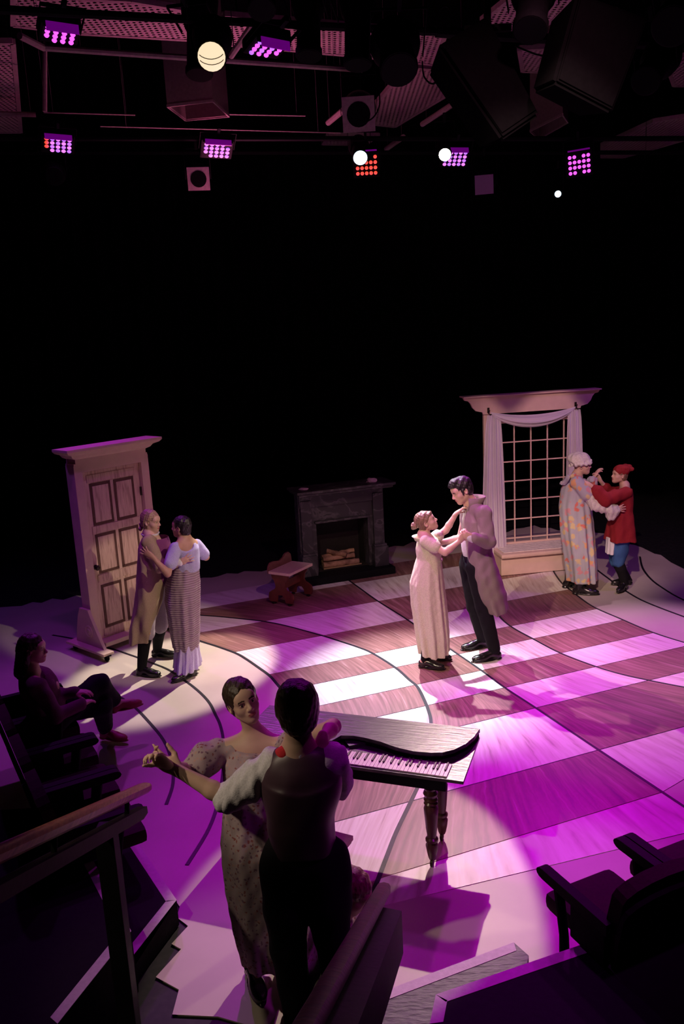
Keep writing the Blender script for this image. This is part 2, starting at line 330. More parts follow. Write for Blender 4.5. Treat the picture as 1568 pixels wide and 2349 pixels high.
pw = (DW-0.20); rowsz = [(0.24, 0.70), (0.86, 1.27), (1.40, 1.83)]
for z0, z1 in rowsz:
    for k in (0, 1):
        xa = 0.10+(0.10 if k == 0 else pw/2+0.035); xb = xa+pw/2-0.135; cx_, cz = (xa+xb)/2, (z0+z1)/2
        g = B()
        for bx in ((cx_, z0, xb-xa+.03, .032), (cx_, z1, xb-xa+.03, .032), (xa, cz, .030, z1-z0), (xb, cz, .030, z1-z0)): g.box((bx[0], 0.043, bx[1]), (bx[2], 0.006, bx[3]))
        pn = B().box((cx_, 0.043, cz), (xb-xa-.03, 0.012, z1-z0-.03), bev=0.005).make('door_panel', M['faux_oak'], dr)
        g.make('groove_moulding', M['groove'], pn)
for zc in (0.175, 0.79, 1.335, 1.90): B().box((DW/2, 0.041, zc), (DW-0.32, 0.008, 0.085), bev=0.003).make('rail_board', M['faux_oak'], dr)
kb = B(); f_ = axes_frame((0.145, 0.045, 0.93), (1, 0, 0), (0, 0, 1), (0, -1, 0)); kb.lathe([(0.028, 0), (0.028, 0.008), (0.012, 0.014), (0.012, 0.03), (0.026, 0.04), (0.03, 0.052), (0.022, 0.064), (0.0, 0.068)], 16, frame=f_); kb.make('door_knob', M['bronze'], dr, True)
for z in (1.66,): B().box((DW-0.10, 0.035, z), (0.025, 0.02, 0.10), bev=0.004).make('hinge', M['bronze'], dr)
# side brace board with carved rosette, rolling skid
for xs in (-0.035, DW+0.01):
    b = B(); b.prism([(-0.25, 0.10), (-0.22, 0.14), (-0.12, 0.30), (-0.05, 0.42), (-0.01, 0.50), (0.15, 0.50), (0.20, 0.40), (0.25, 0.24), (0.28, 0.10)], 0.0, 0.035, frame=lambda x, y, z, q=xs: Vector((q+z-0.01, x, y)))
    br = b.make('side_brace', M['cream'], dr)
    r = B(); fr = axes_frame((xs-0.012, 0.0, 0.26), (0, 1, 0), (0, 0, 1), (-1, 0, 0)); r.lathe([(0.07, 0), (0.07, 0.008), (0.058, 0.012), (0.052, 0.005), (0.036, 0.005), (0.030, 0.014), (0.014, 0.014), (0.01, 0.004), (0.0, 0.004)], 20, frame=fr); r.make('rosette', M['cream'], br, True)
    B().box((xs-0.03, -0.0, 0.085), (0.13, 0.74, 0.028), bev=0.006).make('skid', M['cream'], dr)
    for yy in (-0.33, 0.28):
        b = B(); fr = axes_frame((xs-0.05, yy, 0.036), (0, 1, 0), (0, 0, 1), (1, 0, 0)); b.lathe([(0.03, 0), (0.036, 0.005), (0.036, 0.025), (0.03, 0.03)], 14, frame=fr); b.box((xs-0.03, yy, 0.066), (0.05, 0.09, 0.014)); b.make('caster', M['black'], dr)
b = B()
b.box((DW/2, 0.30, 0.10), (DW, 0.05, 0.04)); b.tube([(DW/2, 0.13, 1.4), (DW/2, 0.34, 0.12)], 0.02); b.make('back_strut', M['cream'], dr)

# ------------------------------------------------------------------ fireplace
def marble(nt, bs):
    v = coords(nt, (1, 1, 1)); n = nd(nt, 'ShaderNodeTexNoise'); n.inputs['Scale'].default_value = 2.4; n.inputs['Detail'].default_value = 8; n.inputs['Distortion'].default_value = 1.2; nt.links.new(v, n.inputs['Vector'])
    r = ramp(nt, [(0.0, (.022, .021, .024)), (0.44, (.040, .038, .042)), (0.495, (.10, .095, .10)), (0.51, (.036, .034, .038)), (1.0, (.026, .025, .028))]); nt.links.new(n.outputs['Fac'], r.inputs[0]); nt.links.new(r.outputs[0], bs.inputs['Base Color'])
M['marble'] = mat('black_painted_marble', (.03, .03, .03), 0.5, 0.35, build=marble)
M['soot'] = simple('sooty_firebox', (.022, .019, .017), 0.9)
hA = G(697, 1348); fp = thing('fireplace', 'black marble-painted fireplace with a mantel shelf, behind the small wooden stool', 'fireplace', (hA.x, hA.y, 0), math.radians(19.5))
FW = 1.33
B().box((FW/2, 0.24, 0.05), (FW, 0.50, 0.10), bev=0.006).make('hearth', M['black'], fp)
B().prism([(0.05, 0.10), (0.29, 0.10), (0.29, 0.80), (1.04, 0.80), (1.04, 0.10), (1.28, 0.10), (1.28, 1.25), (0.05, 1.25)], 0.0, 0.16, frame=lambda x, y, z: Vector((x, 0.22+z, y))).make('surround', M['marble'], fp)
for x0 in (0.05, 1.09):
    B().box((x0+0.095, 0.20, 0.70), (0.15, 0.06, 0.86), bev=0.008).make('pilaster', M['marble'], fp)
    B().box((x0+0.095, 0.175, 0.24), (0.21, 0.13, 0.28), bev=0.01).box((x0+0.095, 0.18, 0.395), (0.18, 0.10, 0.03), bev=0.006).make('plinth_block', M['marble'], fp)
B().box((FW/2, 0.21, 1.13), (FW-0.12, 0.04, 0.20), bev=0.006).make('frieze_panel', M['marble'], fp)
B().box((0.665, 0.205, 0.815), (0.80, 0.05, 0.03), bev=0.008).make('opening_trim', M['marble'], fp)
cornice('mantel_shelf', 0.02, FW-0.02, 0.42, 1.22, [(0, 0), (-0.17+0.19, 0.01), (0.02, 0.03), (0.05, 0.045), (0.05, 0.075), (0, 0.075)], 1.0, M['marble'], fp)
b = B(); b.box((0.665, 0.62, 0.46), (0.78, 0.02, 0.72)); b.box((0.285, 0.50, 0.46), (0.02, 0.26, 0.72)); b.box((1.045, 0.50, 0.46), (0.02, 0.26, 0.72)); b.box((0.665, 0.50, 0.82), (0.78, 0.26, 0.02)); b.box((0.665, 0.45, 0.105), (0.78, 0.35, 0.015)); b.make('firebox', M['soot'], fp)
Rf = Matrix.Rotation(math.radians(19.5), 3, 'Z')
def fpw(x, y, z): return Vector((hA.x, hA.y, 0))+Rf @ Vector((x, y, z))
M['bark'] = mat('log_bark', (.3, .17, .1), 0.85, build=noise_col([(0.35, (.16, .085, .05)), (0.65, (.55, .33, .20))], 9, (1, 1, 1), detail=7, bump=0.6))
gr = thing('fire_grate', 'low brass-edged tray under the logs in the fireplace', 'grate', fpw(0.66, 0.40, 0.113), math.radians(19.5))
B().box((0, 0, 0.008), (0.56, 0.26, 0.012), bev=0.003).make('tray', M['soot'], gr)
B().box((0, -0.125, 0.018), (0.56, 0.01, 0.02), bev=0.002).make('brass_edge', mat('brass', (.7, .5, .25), 0.35, 0.5, 0.6), gr)
def log(label, a, c, r, seed):
    rr = random.Random(seed); a, c = Vector(a), Vector(c); n = 9; pts = [a.lerp(c, i/(n-1))+Vector((rr.uniform(-.006, .006), rr.uniform(-.006, .006), rr.uniform(-.006, .006))) for i in range(n)]
    o = B().tube([fpw(*p) for p in pts], [r*rr.uniform(.88, 1.1) for _ in pts], 12).make('firewood_log', M['bark'], None, True); return prop(o, label, 'log', 'logs in the fireplace')
log('thickest brown log along the front of the fireplace tray', (0.40, 0.33, 0.165), (0.92, 0.32, 0.165), 0.046, 1)
log('back brown log at the rear of the fireplace tray', (0.42, 0.47, 0.165), (0.90, 0.47, 0.165), 0.045, 2)
log('middle brown log lying on the two lower logs', (0.42, 0.40, 0.235), (0.88, 0.38, 0.235), 0.034, 3)
log('upper rear log sloping on top of the pile towards the right', (0.42, 0.455, 0.255), (0.90, 0.47, 0.285), 0.032, 4)
log('short reddish log lying crosswise on top of the log pile', (0.50, 0.46, 0.325), (0.74, 0.33, 0.275), 0.031, 5)
def crumple(name, label, p, s, seed):
    rr = random.Random(seed); bm = bmesh.new(); bmesh.ops.create_icosphere(bm, subdivisions=2, radius=1)
    for v in bm.verts:
        k = rr.uniform(.75, 1.15); v.co = Vector((v.co.x*s[0]*k, v.co.y*s[1]*k, max(0, v.co.z*k+0.3)*s[2]))
    me = bpy.data.meshes.new(name); bm.to_mesh(me); bm.free(); o = link(name, me, simple('pale_cloth', (.6, .45, .55), 0.8)); o.location = p; return prop(o, label, 'cloth', 'crumpled cloths on the mantel')
crumple('crumpled_cloth', 'small flat pale cloth on the left end of the mantel', fpw(0.12, 0.14, 1.296), (.065, .05, .02), 3)
crumple('crumpled_cloth', 'thicker crumpled pale cloth on the right end of the mantel', fpw(1.09, 0.14, 1.296), (.075, .06, .045), 5)

# ------------------------------------------------------------------ small wooden stool with scroll ends
M['mahog'] = simple('red_brown_varnished_wood', (.16, .045, .03), 0.35, 0.25, 12, 0.5)
M['seat_pale'] = simple('pale_seat_board', (.72, .56, .46), 0.5, 0.06, 14, sc3=(1, 8, 1))
sA = G(640, 1387); st = thing('stool', 'small red-brown wooden stool with pale seat and scroll-cut ends, in front of the fireplace', 'stool', (-0.70, 10.10, 0), math.radians(58))
SS = 1.17
scroll = [(-.17, .03), (-.19, .08), (-.175, .13), (-.13, .155), (-.09, .17), (-.07, .20), (-.085, .26), (-.12, .30), (-.13, .345), (.13, .345), (.12, .30), (.085, .26), (.07, .20), (.09, .17), (.13, .155), (.175, .13), (.19, .08), (.17, .03), (.07, .03), (.06, .08), (.03, .11), (-.03, .11), (-.06, .08), (-.07, .03)]
for x in (-.21, .21):
    o = B().prism([(x, y*SS) for x, y in scroll], -.014, .014, frame=lambda a, b_, c, q=x: Vector((q+c, a, b_))).make('end_board', M['mahog'], st)
    for yy in (-.12, .12):
        B().lathe([(.012, .028), (.024, .024), (.026, .014), (.02, .004), (.006, 0)], 12, (x, yy)).make('caster', M['bronze'], o, True)
B().box((0, 0, .24), (.40, .022, .10), bev=.004).make('stretcher', M['mahog'], st)
B().box((0, -.02, .420), (.52, .32, .034), bev=.006).make('seat', M['seat_pale'], st)
heart = [(-.25, .37), (-.25, .42), (-.22, .47), (-.14, .475), (-.07, .465), (0, .44), (.07, .465), (.14, .475), (.22, .47), (.25, .42), (.25, .37)]
heart = [(-.25, .40), (-.255, .45), (-.24, .50), (-.20, .53), (-.14, .535), (-.07, .52), (0, .51), (.07, .53), (.13, .57), (.19, .575), (.235, .54), (.25, .48), (.25, .40)]
B().prism(heart, -.012, .012, frame=lambda a, b_, c: Vector((a, .15+c, b_))).make('backrest', simple('glossy_brown_wood', (.20, .085, .07), .25, spec=.5), st)

# ------------------------------------------------------------------ window unit
M['blush'] = simple('blush_set_paint', (.66, .47, .39), 0.6, 0.05, 8)
wo = Vector((2.085, 10.64, 0)); wu = thing('stage_window', 'tall free-standing stage window with lattice, cornice and window seat, right of the fireplace', 'window', wo, math.radians(8.0))
WW = 1.18
B().box((WW/2, 0.21, 0.135), (WW, 0.42, 0.25), bev=0.006).make('seat_box', M['blush'], wu)
b = B(); b.box((WW/2, 0.19, 0.285), (WW+0.03, 0.50, 0.055), bev=0.024); b.make('seat_edge', M['blush'], wu)
for k in range(5): B().box((WW/2, 0.06+k*0.082, 0.317), (WW-0.08, 0.072, 0.012), bev=0.003).make('seat_slat', simple('pale_boards', (.66, .58, .54), 0.55) if k == 0 else bpy.data.materials['pale_boards'], wu)
PZ = 2.16
for x in (-0.03, WW+0.03): B().box((x, 0.45, (PZ+0.02)/2), (0.09, 0.05, PZ-0.02), bev=0.004).make('window_post', M['blush'], wu)
B().box((WW/2, 0.45, 0.32), (WW, 0.045, 0.05), bev=0.004).make('bottom_rail', M['blush'], wu)
B().box((WW/2, 0.45, 2.03), (WW, 0.04, 0.025), bev=0.004).make('top_rail', M['blush'], wu)
cor = [(-.09, 2.14), (-.10, 2.17), (-.13, 2.175), (-.19, 2.19), (-.235, 2.235), (-.26, 2.29), (-.29, 2.325), (-.34, 2.335), (-.36, 2.36), (-.36, 2.375)]
outl = cor+[(WW-x, z) for x, z in cor[::-1]]
B().prism(outl, 0.39, 0.43, frame=lambda x, y, z: Vector((x, z, y))).make('cornice_board', M['blush'], wu)
B().box((WW/2, 0.44, 2.382), (WW+0.74, 0.20, 0.018), bev=0.004).make('cornice_cap', M['blush'], wu)
xm = [0.12+0.235*k for k in range(5)]
for x in xm: B().box((x, 0.45, 1.19), (0.016, 0.016, 1.72)).make('vertical_muntin', M['blush'], wu)
zm = [0.40+k*0.2675 for k in range(7)]
for z in zm: B().box((WW/2, 0.444, z), (WW-0.04, 0.014, 0.016)).make('cross_muntin', M['blush'], wu)
for x in (-.02, WW+.02):
    B().tube([(x, .38, 2.20), (x, .34, 2.19), (x-.02, .33, 2.16), (x+.01, .33, 2.13)], .009).box((x, .388, 2.19), (.03, .006, .07)).make('curtain_hook', M['bronze'], wu)
def sheer(nt, bs):
    pass
M['sheer'] = mat('sheer_white_voile', (.70, .62, .72), 0.8, 0.2); M['sheer'].node_tree.nodes['Principled BSDF'].inputs['Alpha'].default_value = 0.80
M['sheer'].node_tree.nodes['Principled BSDF'].inputs['Transmission Weight'].default_value = 0.0
cu = thing('voile_curtain', 'white voile curtain draped over the window cornice hooks with two long tails', 'curtain', wo, math.radians(8.0))
def tail(name, xt0, xt1, xb0, xb1, zb, ph):
    bm = bmesh.new(); n, mz = 34, 16; g = []
    for i in range(mz+1):
        t = i/mz; z = 2.13+(zb-2.13)*t; e = t**0.6; a = xt0+(xb0-xt0)*e; c = xt1+(xb1-xt1)*e; row = []
        for k in range(n+1):
            s = k/n; x = a+(c-a)*s; y = 0.345+0.022*math.sin(s*PI*9+ph+0.5*math.sin(t*3))*(0.5+t)+0.012*math.sin(s*17+t*4)-0.05*t*(1-abs(2*s-1))+0.0
            row.append(bm.verts.new((x, y, z+0.01*math.sin(s*9)*t)))
        g.append(row)
    for i in range(mz):
        for k in range(n): bm.faces.new((g[i][k], g[i][k+1], g[i+1][k+1], g[i+1][k]))
    me = bpy.data.meshes.new(name); bm.to_mesh(me); bm.free(); return link(name, me, M['sheer'], cu, True)
tail('curtain_tail', -0.05, 0.12, -0.15, 0.20, 0.22, 0.2); tail('curtain_tail', WW-0.10, WW+0.06, WW-0.12, WW+0.13, 0.36, 1.3)
bm = bmesh.new(); g = []; nx, ns = 36, 14
for k in range(nx+1):
    s = k/nx; x = 0.0+(WW)*s; sag = 4*s*(1-s); row = []
    for i in range(ns+1):
        t = i/ns; z = 2.17-0.05*sag*(1-t)-(0.02+0.20*t)*sag**0.8-0.02*t; y = 0.345-0.09*math.sin(t*PI)*sag+0.016*math.sin(t*PI*6)*sag; row.append(bm.verts.new((x, y, z)))
    g.append(row)
for k in range(nx):
    for i in range(ns): bm.faces.new((g[k][i], g[k+1][i], g[k+1][i+1], g[k][i+1]))
me = bpy.data.meshes.new('curtain_swag'); bm.to_mesh(me); bm.free(); link('curtain_swag', me, M['sheer'], cu, True)

# ------------------------------------------------------------------ spinet piano
M['ebony_top'] = mat('worn_black_piano_top', (.03, .03, .03), 0.32, 0.6, build=noise_col([(0.3, (.022, .022, .023)), (0.6, (.05, .049, .047)), (0.8, (.10, .098, .09))], 8, (1.2, 9, 1), detail=7, bump=0.25))
M['leg_wood'] = simple('turned_dark_walnut', (.07, .028, .02), 0.3, 0.3, 10, 0.5)
LZ = 0.68; KB = LZ-.036
c_fr = G(1100, 1672, LZ+.02); c_nr = G(1062, 1793, KB); c_fl = G(618, 1617.7, LZ+.02)
xdir = (c_fr-c_fl); xdir.z = 0; PL_ = xdir.length; xdir.normalize(); ang = math.atan2(xdir.y, xdir.x)
pn = thing('spinet_piano', 'black prop spinet piano with painted keyboard on turned legs, behind the dancing pair in front', 'piano', (c_fl.x, c_fl.y, 0), ang)
Rp = Matrix.Rotation(-ang, 3, 'Z')
def ploc(u, v, z):
    q = Rp @ (G(u, v, z)-Vector((c_fl.x, c_fl.y, 0))); return (q.x, q.y)
nr = ploc(1062, 1793, KB); fr2 = ploc(1103, 1681, KB)
yn = nr[1]
base_o = [(-0.02, yn), (nr[0], yn), (fr2[0], 0.01), (0.0, 0.01)]
B().prism(base_o, KB-.02, KB).make('key_bed', M['ebony_top'], pn)
ap = B(); ap.box(((nr[0]-.12)/2, yn+0.02, KB-.05), (nr[0]-.10, 0.03, 0.075), bev=.003); ap.box(((nr[0]-.2)/2, -0.06, KB-.05), (nr[0]-.2, 0.03, 0.06)); ap.make('apron', M['black'], pn)
cp = [(150, 445), (230, 400), (340, 402), (430, 418), (560, 450), (700, 500), (850, 535), (1000, 548), (1100, 545), (1200, 520), (1300, 470), (1370, 410), (1412, 350)]
curve = [ploc(720+u/3.733, 1580+v/3.733, LZ+.02) for u, v in cp]
lid = [(0.0, 0.0), (0.0, curve[0][1]+.04), (0.05, curve[0][1]-.02)]
x0c = curve[0][0]; lid += [(x0c*0.35, curve[0][1]-.03), (x0c*0.7, curve[0][1]-.015)] + curve + [(PL_, 0.0)]
B().prism(lid[::-1], LZ-.005, LZ+.02).make('curved_lid', M['ebony_top'], pn)
ins = [(x, y+0.02) for x, y in lid[2:-1]]; ins = [(0.02, -0.01)]+[(x, min(y, -0.015)) for x, y in ins]+[(PL_-.03, -0.01)]
B().prism(ins[::-1], KB-.001, LZ-.004).make('lid_riser', M['black'], pn)
pr = ploc(720+1150/3.733, 1580+766/3.733, KB); kt = ploc(720+1175/3.733, 1580+655/3.733, KB)
xk1 = pr[0]-.01; yk0 = pr[1]-.0; yk1 = kt[1]
kd = yk1-yk0; M['ivory'] = simple('ivory_keys', (.72, .62, .62), 0.4, 0.04); M['key_black'] = simple('glare_greyed_black_keys', (.10, .08, .075), 0.5)  # black keys greyed: glare put into their colour
kw = 0.0245; nk = int((xk1-0.10)/kw)
for k in range(nk):
    xc = xk1-kw*(k+.5); B().box((xc, (yk0+yk1)/2, KB+.0045), (kw-.002, kd, .009), bev=.001).make('white_key', M['ivory'], pn)
bk = B().box((0, 0, 0), (kw*.45, kd*.58, .009), bev=.0012).make('black_key', M['key_black'], pn); first = True
pat = [0, 1, 0, 1, 1, 0, 1]
for k in range(1, nk):
    if pat[k % 7]:
        o = bk if first else bk.copy()
        if not first: C.objects.link(o); o.parent = pn
        first = False; o.location = (xk1-kw*k, yk1-kd*.29, KB+.0135)
d0 = [ploc(720+u/3.733, 1580+v/3.733, KB+.02) for u, v in ((255, 435), (300, 490), (475, 450), (400, 425))]
B().prism(d0, KB, KB+.02).make('key_block', M['ebony_top'], pn)
legprof = [(0.020, 0.045), (0.026, 0.06), (0.034, 0.10), (0.040, 0.145), (0.030, 0.165), (0.040, 0.175), (0.040, 0.19), (0.028, 0.20), (0.034, 0.25), (0.043, 0.36), (0.045, 0.40), (0.034, 0.425), (0.044, 0.435), (0.034, 0.447), (0.044, 0.46), (0.036, 0.475), (0.046, 0.50), (0.036, 0.525), (0.042, 0.54), (0.034, 0.55), (0.040, 0.565), (0.040, LZ-.14+.04)]
for (u, v) in ((992, 1985), (1014, 1925)):
    q = ploc(u, v, 0)
    l = B().lathe(legprof, 20, q).make('leg', M['leg_wood'], pn, True)
    b = B(); fr = axes_frame((q[0]-.012, q[1]-.01, .026), (0, 1, 0), (0, 0, 1), (1, 0, 0)); b.lathe([(.016, 0), (.026, .004), (.026, .018), (.016, .022)], 14, frame=fr); b.make('caster', M['bronze'], l, True)
for q in ((0.12, -0.12), (0.16, yn+0.12)):
    l = B().lathe(legprof, 20, q).make('leg', M['leg_wood'], pn, True)
    b = B(); fr = axes_frame((q[0]-.012, q[1]-.01, .026), (0, 1, 0), (0, 0, 1), (1, 0, 0)); b.lathe([(.016, 0), (.026, .004), (.026, .018), (.016, .022)], 14, frame=fr); b.make('caster', M['bronze'], l, True)

# bench whose corner shows beside the dancing man
bc = G(803, 1920, 0.30); bn = thing('piano_bench', 'low pale-topped bench whose corner shows beside the dancing man in black trousers', 'bench', (bc.x, bc.y, 0), math.radians(-28))
B().box((-.24, -.13, .285), (.50, .30, .03), bev=.004).make('seat', M['seat_pale'], bn)
B().box((-.24, -.13, .262), (.48, .28, .018)).make('seat_frame', simple('magenta_shade_wood', (.16, .08, .10), .5), bn)  # magenta shade of the bench side put into the frame colour
for x in (-.45, -.04):
    for y in (-.25, -.02): B().box((x, y, .127), (.035, .035, .254), bev=.004).make('leg', M['mahog'], bn)
# ------------------------------------------------------------------ audience steps and platforms with taped edges
def platform(name, label, top_px, z, tape_edges, zb=0.0, tw=0.055, extra=None, m='platform'):
    P = [G(u, v, z) for u, v in top_px] + (extra or []); P = [Vector((p.x, p.y, 0)) for p in P]
    cx_ = sum((p.x for p in P))/len(P); cy_ = sum((p.y for p in P))/len(P)
    t = thing(name, label, 'platform', (cx_, cy_, zb)); n = len(P)
    loc = [(p.x-cx_, p.y-cy_) for p in P]
    B().prism(loc, 0.0, z-zb).make('platform_body', M[m], t)
    for k in tape_edges:
        a, c = np.array(loc[k]), np.array(loc[(k+1) % n]); d = (c-a)/np.linalg.norm(c-a); nn = np.array([-d[1], d[0]])
        if np.dot(nn, -(a+c)/2) < 0: nn = -nn
        q = [a, c, c+nn*tw-d*tw*.4, a+nn*tw+d*tw*.4]
        B().prism([tuple(x) for x in q], z-zb, z-zb+.002).make('edge_tape', M['tape'], t)
    return t
platform('low_step', 'low black step with a pale taped edge beside the left handrail post', [(300, 1910), (405, 2065), (290, 2212)], 0.16, [0, 1], extra=[G(301, 2136, 0.36)*.55+G(132, 2349, 0.36)*.45, G(301, 2136, 0.36), G(147, 1850, 0.36)*.6+G(301, 2136, 0.36)*.4, G(200, 1925, .16)], m='black_top')
platform('seating_riser', 'higher black seating riser with a pale taped edge behind the left handrail', [(147, 1850), (301, 2136), (132, 2349)], 0.36, [0, 1], extra=[Vector((-1.35, 1.6, 0)), Vector((-4.5, 1.6, 0)), Vector((-4.5, 4.9, 0))], m='black_top')
platform('front_step', 'worn grey front step with a pale taped edge at the bottom right', [(841, 2345), (861, 2281), (1178, 2162), (1212, 2192)], 0.17, [0, 1], extra=[G(1190, 2217, .37), G(999, 2282, .37), G(985, 2349, .37), Vector((0.30, 2.6, 0)), Vector((0.02, 2.6, 0))])
platform('audience_riser', 'black audience riser with a purple-lit taped edge under the right seats', [(985, 2349), (999, 2282), (1364, 2157)], 0.36, [0, 1], extra=[Vector((3.6, 4.2, 0)), Vector((3.9, 1.5, 0)), Vector((0.31, 1.5, 0))], m='black_top')

# ------------------------------------------------------------------ handrails
M['panel_dark'] = simple('dark_panel', (.012, .008, .008), 0.6)
def handrail(label, a, c, post_s, drop, name='handrail', wid=.075, wood='rail_wood'):
    a, c = Vector(a), Vector(c); t = thing(name, label, 'handrail', (a.x, a.y, 0)); o = Vector((a.x, a.y, 0)); d = (c-a).normalized(); sd = d.cross(Vector((0, 0, 1))).normalized(); up = sd.cross(d)
    L = (c-a).length; f = axes_frame(a-o, d, sd, up)
    sec = [(-wid/2, -.012), (-wid/2, .010), (-wid*.36, .022), (0, .027), (wid*.36, .022), (wid/2, .010), (wid/2, -.012), (wid*.3, -.026), (-wid*.3, -.026)]
    b = B(); rings = []
    for s_, k in ((0.0, .72), (.015, .92), (.04, 1.0), (L, 1.0)): rings.append([b.bm.verts.new(f(s_, y*k, z*k)) for y, z in sec])
    for r0, r1 in zip(rings, rings[1:]):
        for i in range(len(sec)): b.bm.faces.new((r0[i], r0[(i+1) % len(sec)], r1[(i+1) % len(sec)], r1[i]))
    b.bm.faces.new(rings[0]); b.bm.faces.new(rings[-1][::-1]); b.make('rail', M[wood], t, True)
    return t, f, L
ra = W(335, 1805, 4.02); rb = W(0, 1957, 2.40); rc = ra+(rb-ra)*1.35
t, f, L = handrail('oak handrail on black post along the left aisle, above the left steps', ra, rc, 0.3, 0.1)
b = B(); pts = [(0.10, -.012, -.085), (L, -.012, -.085), (L, -.012, -.14), (0.16, -.012, -.14), (0.08, -.012, -.12)]
lo = [b.bm.verts.new(f(x, y-.02, z)) for x, y, z in pts]; hi = [b.bm.verts.new(f(x, y+.03, z)) for x, y, z in pts]; b.bm.faces.new(lo); b.bm.faces.new(hi[::-1])
for i in range(5): b.bm.faces.new((lo[i], hi[i], hi[(i+1) % 5], lo[(i+1) % 5]))
b.make('lower_rail', M['panel_dark'], t)
pb = f(0.62, 0.02, -.1); B().box((pb.x, pb.y, (pb.z)/2), (.085, .085, pb.z), bev=.006).make('post', M['black_wood'], t)
for s_ in (0.35, 1.3):
    b = B(); b.tube([f(s_, 0, -.09), f(s_, 0, -.02)], .012).make('rail_bracket', M['black'], t)

ra = W(881, 2036, 3.20); rb = W(707, 2349, 1.62); rc = ra+(rb-ra)*1.3
t, f, L = handrail('red-brown handrail on a dark panel running down towards the stage, at the bottom centre', ra, rc, 0.3, 0.1, wid=.062, wood='rail_shaded')
# dark stepped panel carrying the right rail
zp = ra.z
pp = [(0.16, -.02, -.05), (0.16, .13, -.06), (0.30, .13, -.16), (0.62, .13, -.40), (L, .13, -.40), (L, -.02, -.05)]
b = B(); ptop = [f(0.17, .01, -.03), f(L, .01, -.03)]
end = f(0.17, .10, -.04)
quad = [f(0.21, -.012, -.04), f(0.21, -.092, -.05), f(L, -.092, -.05), f(L, -.012, -.04)]
low = [Vector((q.x, q.y, max(q.z-.20, 0.02))) for q in quad]
hv = [b.bm.verts.new(q) for q in quad]; lv = [b.bm.verts.new(q) for q in low]
b.bm.faces.new(hv); b.bm.faces.new(lv[::-1])
for i in range(4): b.bm.faces.new((hv[i], hv[(i+1) % 4], lv[(i+1) % 4], lv[i]))
b.make('side_panel', M['panel_dark'], t)
pe = f(0.95, -0.02, -.1); B().box((pe.x, pe.y, (pe.z)/2), (.06, .06, pe.z), bev=.004).make('post', M['black_wood'], t)

# ------------------------------------------------------------------ theatre seats
M['upholstery'] = simple('dark_red_upholstery', (.022, .004, .006), 0.85, 0.2, 60)
M['seat_black'] = simple('black_seat_shell', (.006, .005, .006), 0.7, spec=.15)
def make_seat(label, z0, loc, rz, group):
    t = thing('theatre_seat', label, 'seat', (loc[0], loc[1], z0), rz, group); t.scale = (1, 1, .92)   # faces +y
    def cush(prof, x0, x1, n=6):
        bm = bmesh.new(); rows = []
        for i in range(n+1):
            s = i/n; x = x0+(x1-x0)*s; k = 1-0.10*abs(2*s-1)**3; rows.append([bm.verts.new((x, y, z*k if False else z)) for y, z in prof])
        m_ = len(prof)
        for a, c in zip(rows, rows[1:]):
            for j in range(m_): bm.faces.new((a[j], a[(j+1) % m_], c[(j+1) % m_], c[j]))
        bm.faces.new(rows[0][::-1]); bm.faces.new(rows[-1]); bmesh.ops.recalc_face_normals(bm, faces=bm.faces); return bm
    sb = B(); sb.box((0, .03, .41), (.43, .46, .10), bev=.04); sb.make('seat_cushion', M['upholstery'], t, True)
    bb = B(); n = 14; bm = bb.bm; R_ = Matrix.Rotation(math.radians(12), 3, 'X')
    outl = [(-.22, 0), (-.245, .25)]+[(.245*math.cos(a)*1.0, .40+.085*math.sin(a)) for a in np.linspace(PI, 0, 9)]+[(.245, .25), (.22, 0)]
    bb.prism(outl, -.035, .035, frame=lambda x, y, z: R_ @ Vector((x, z, y))+Vector((0, -.21, .43))); bb.make('backrest', M['upholstery'], t)
    B().prism([(x*1.03, y*1.02-.08) for x, y in outl], -.012, .012, frame=lambda x, y, z: R_ @ Vector((x, z-.05, y))+Vector((0, -.215, .43))).make('back_shell', M['seat_black'], t)
    for s in (-1, 1):
        b = B(); b.prism([(-.26+.0, .60)]+[(.20+.045*math.cos(a), .635+.0+.03*math.sin(a)) for a in np.linspace(-PI/2, PI/2, 7)]+[(-.26, .665)], -.026, .026, frame=lambda x, y, z, q=s: Vector((q*.25+z, x, y)))
        b.make('armrest', M['seat_black'], t)
        b = B(); b.tube([(s*.25, .10, .60), (s*.25, .06, .35), (s*.25, .05, .03)], [.026, .024, .028]); b.box((s*.25, .02, .012), (.05, .30, .024), bev=.006); b.box((s*.25, -.12, .50), (.03, .24, .20), bev=.01); b.make('side_stanchion', M['black'], t)
    return t
gR = 'dark red theatre seats in the right bank'; gL = 'dark red theatre seats in the left bank'
rd = np.array([math.cos(math.radians(24)), math.sin(math.radians(24))])
s0 = G(1240, 1985, .60); base = np.array([s0.x, s0.y])+rd*.25
fang = math.radians(24)
names = ['front right theatre seat next to the aisle, seen as a silhouette', 'second theatre seat from the aisle in the front right row', 'third theatre seat from the aisle in the front right row', 'fourth theatre seat from the aisle, cut by the right edge of the picture']
fwd = np.array([-math.sin(fang), math.cos(fang)])
for k in range(4):
    p = base+rd*.56*k-fwd*.24; make_seat(names[k], -0.06 if False else 0.0, p, fang, gR)
for k in range(3):
    p = base+rd*(.56*k+.52)-fwd*1.12; make_seat(['theatre seat nearest the aisle in the second right row', 'middle theatre seat of the second right row', 'theatre seat at the right end of the second row'][k], 0.36, p, fang, gR)
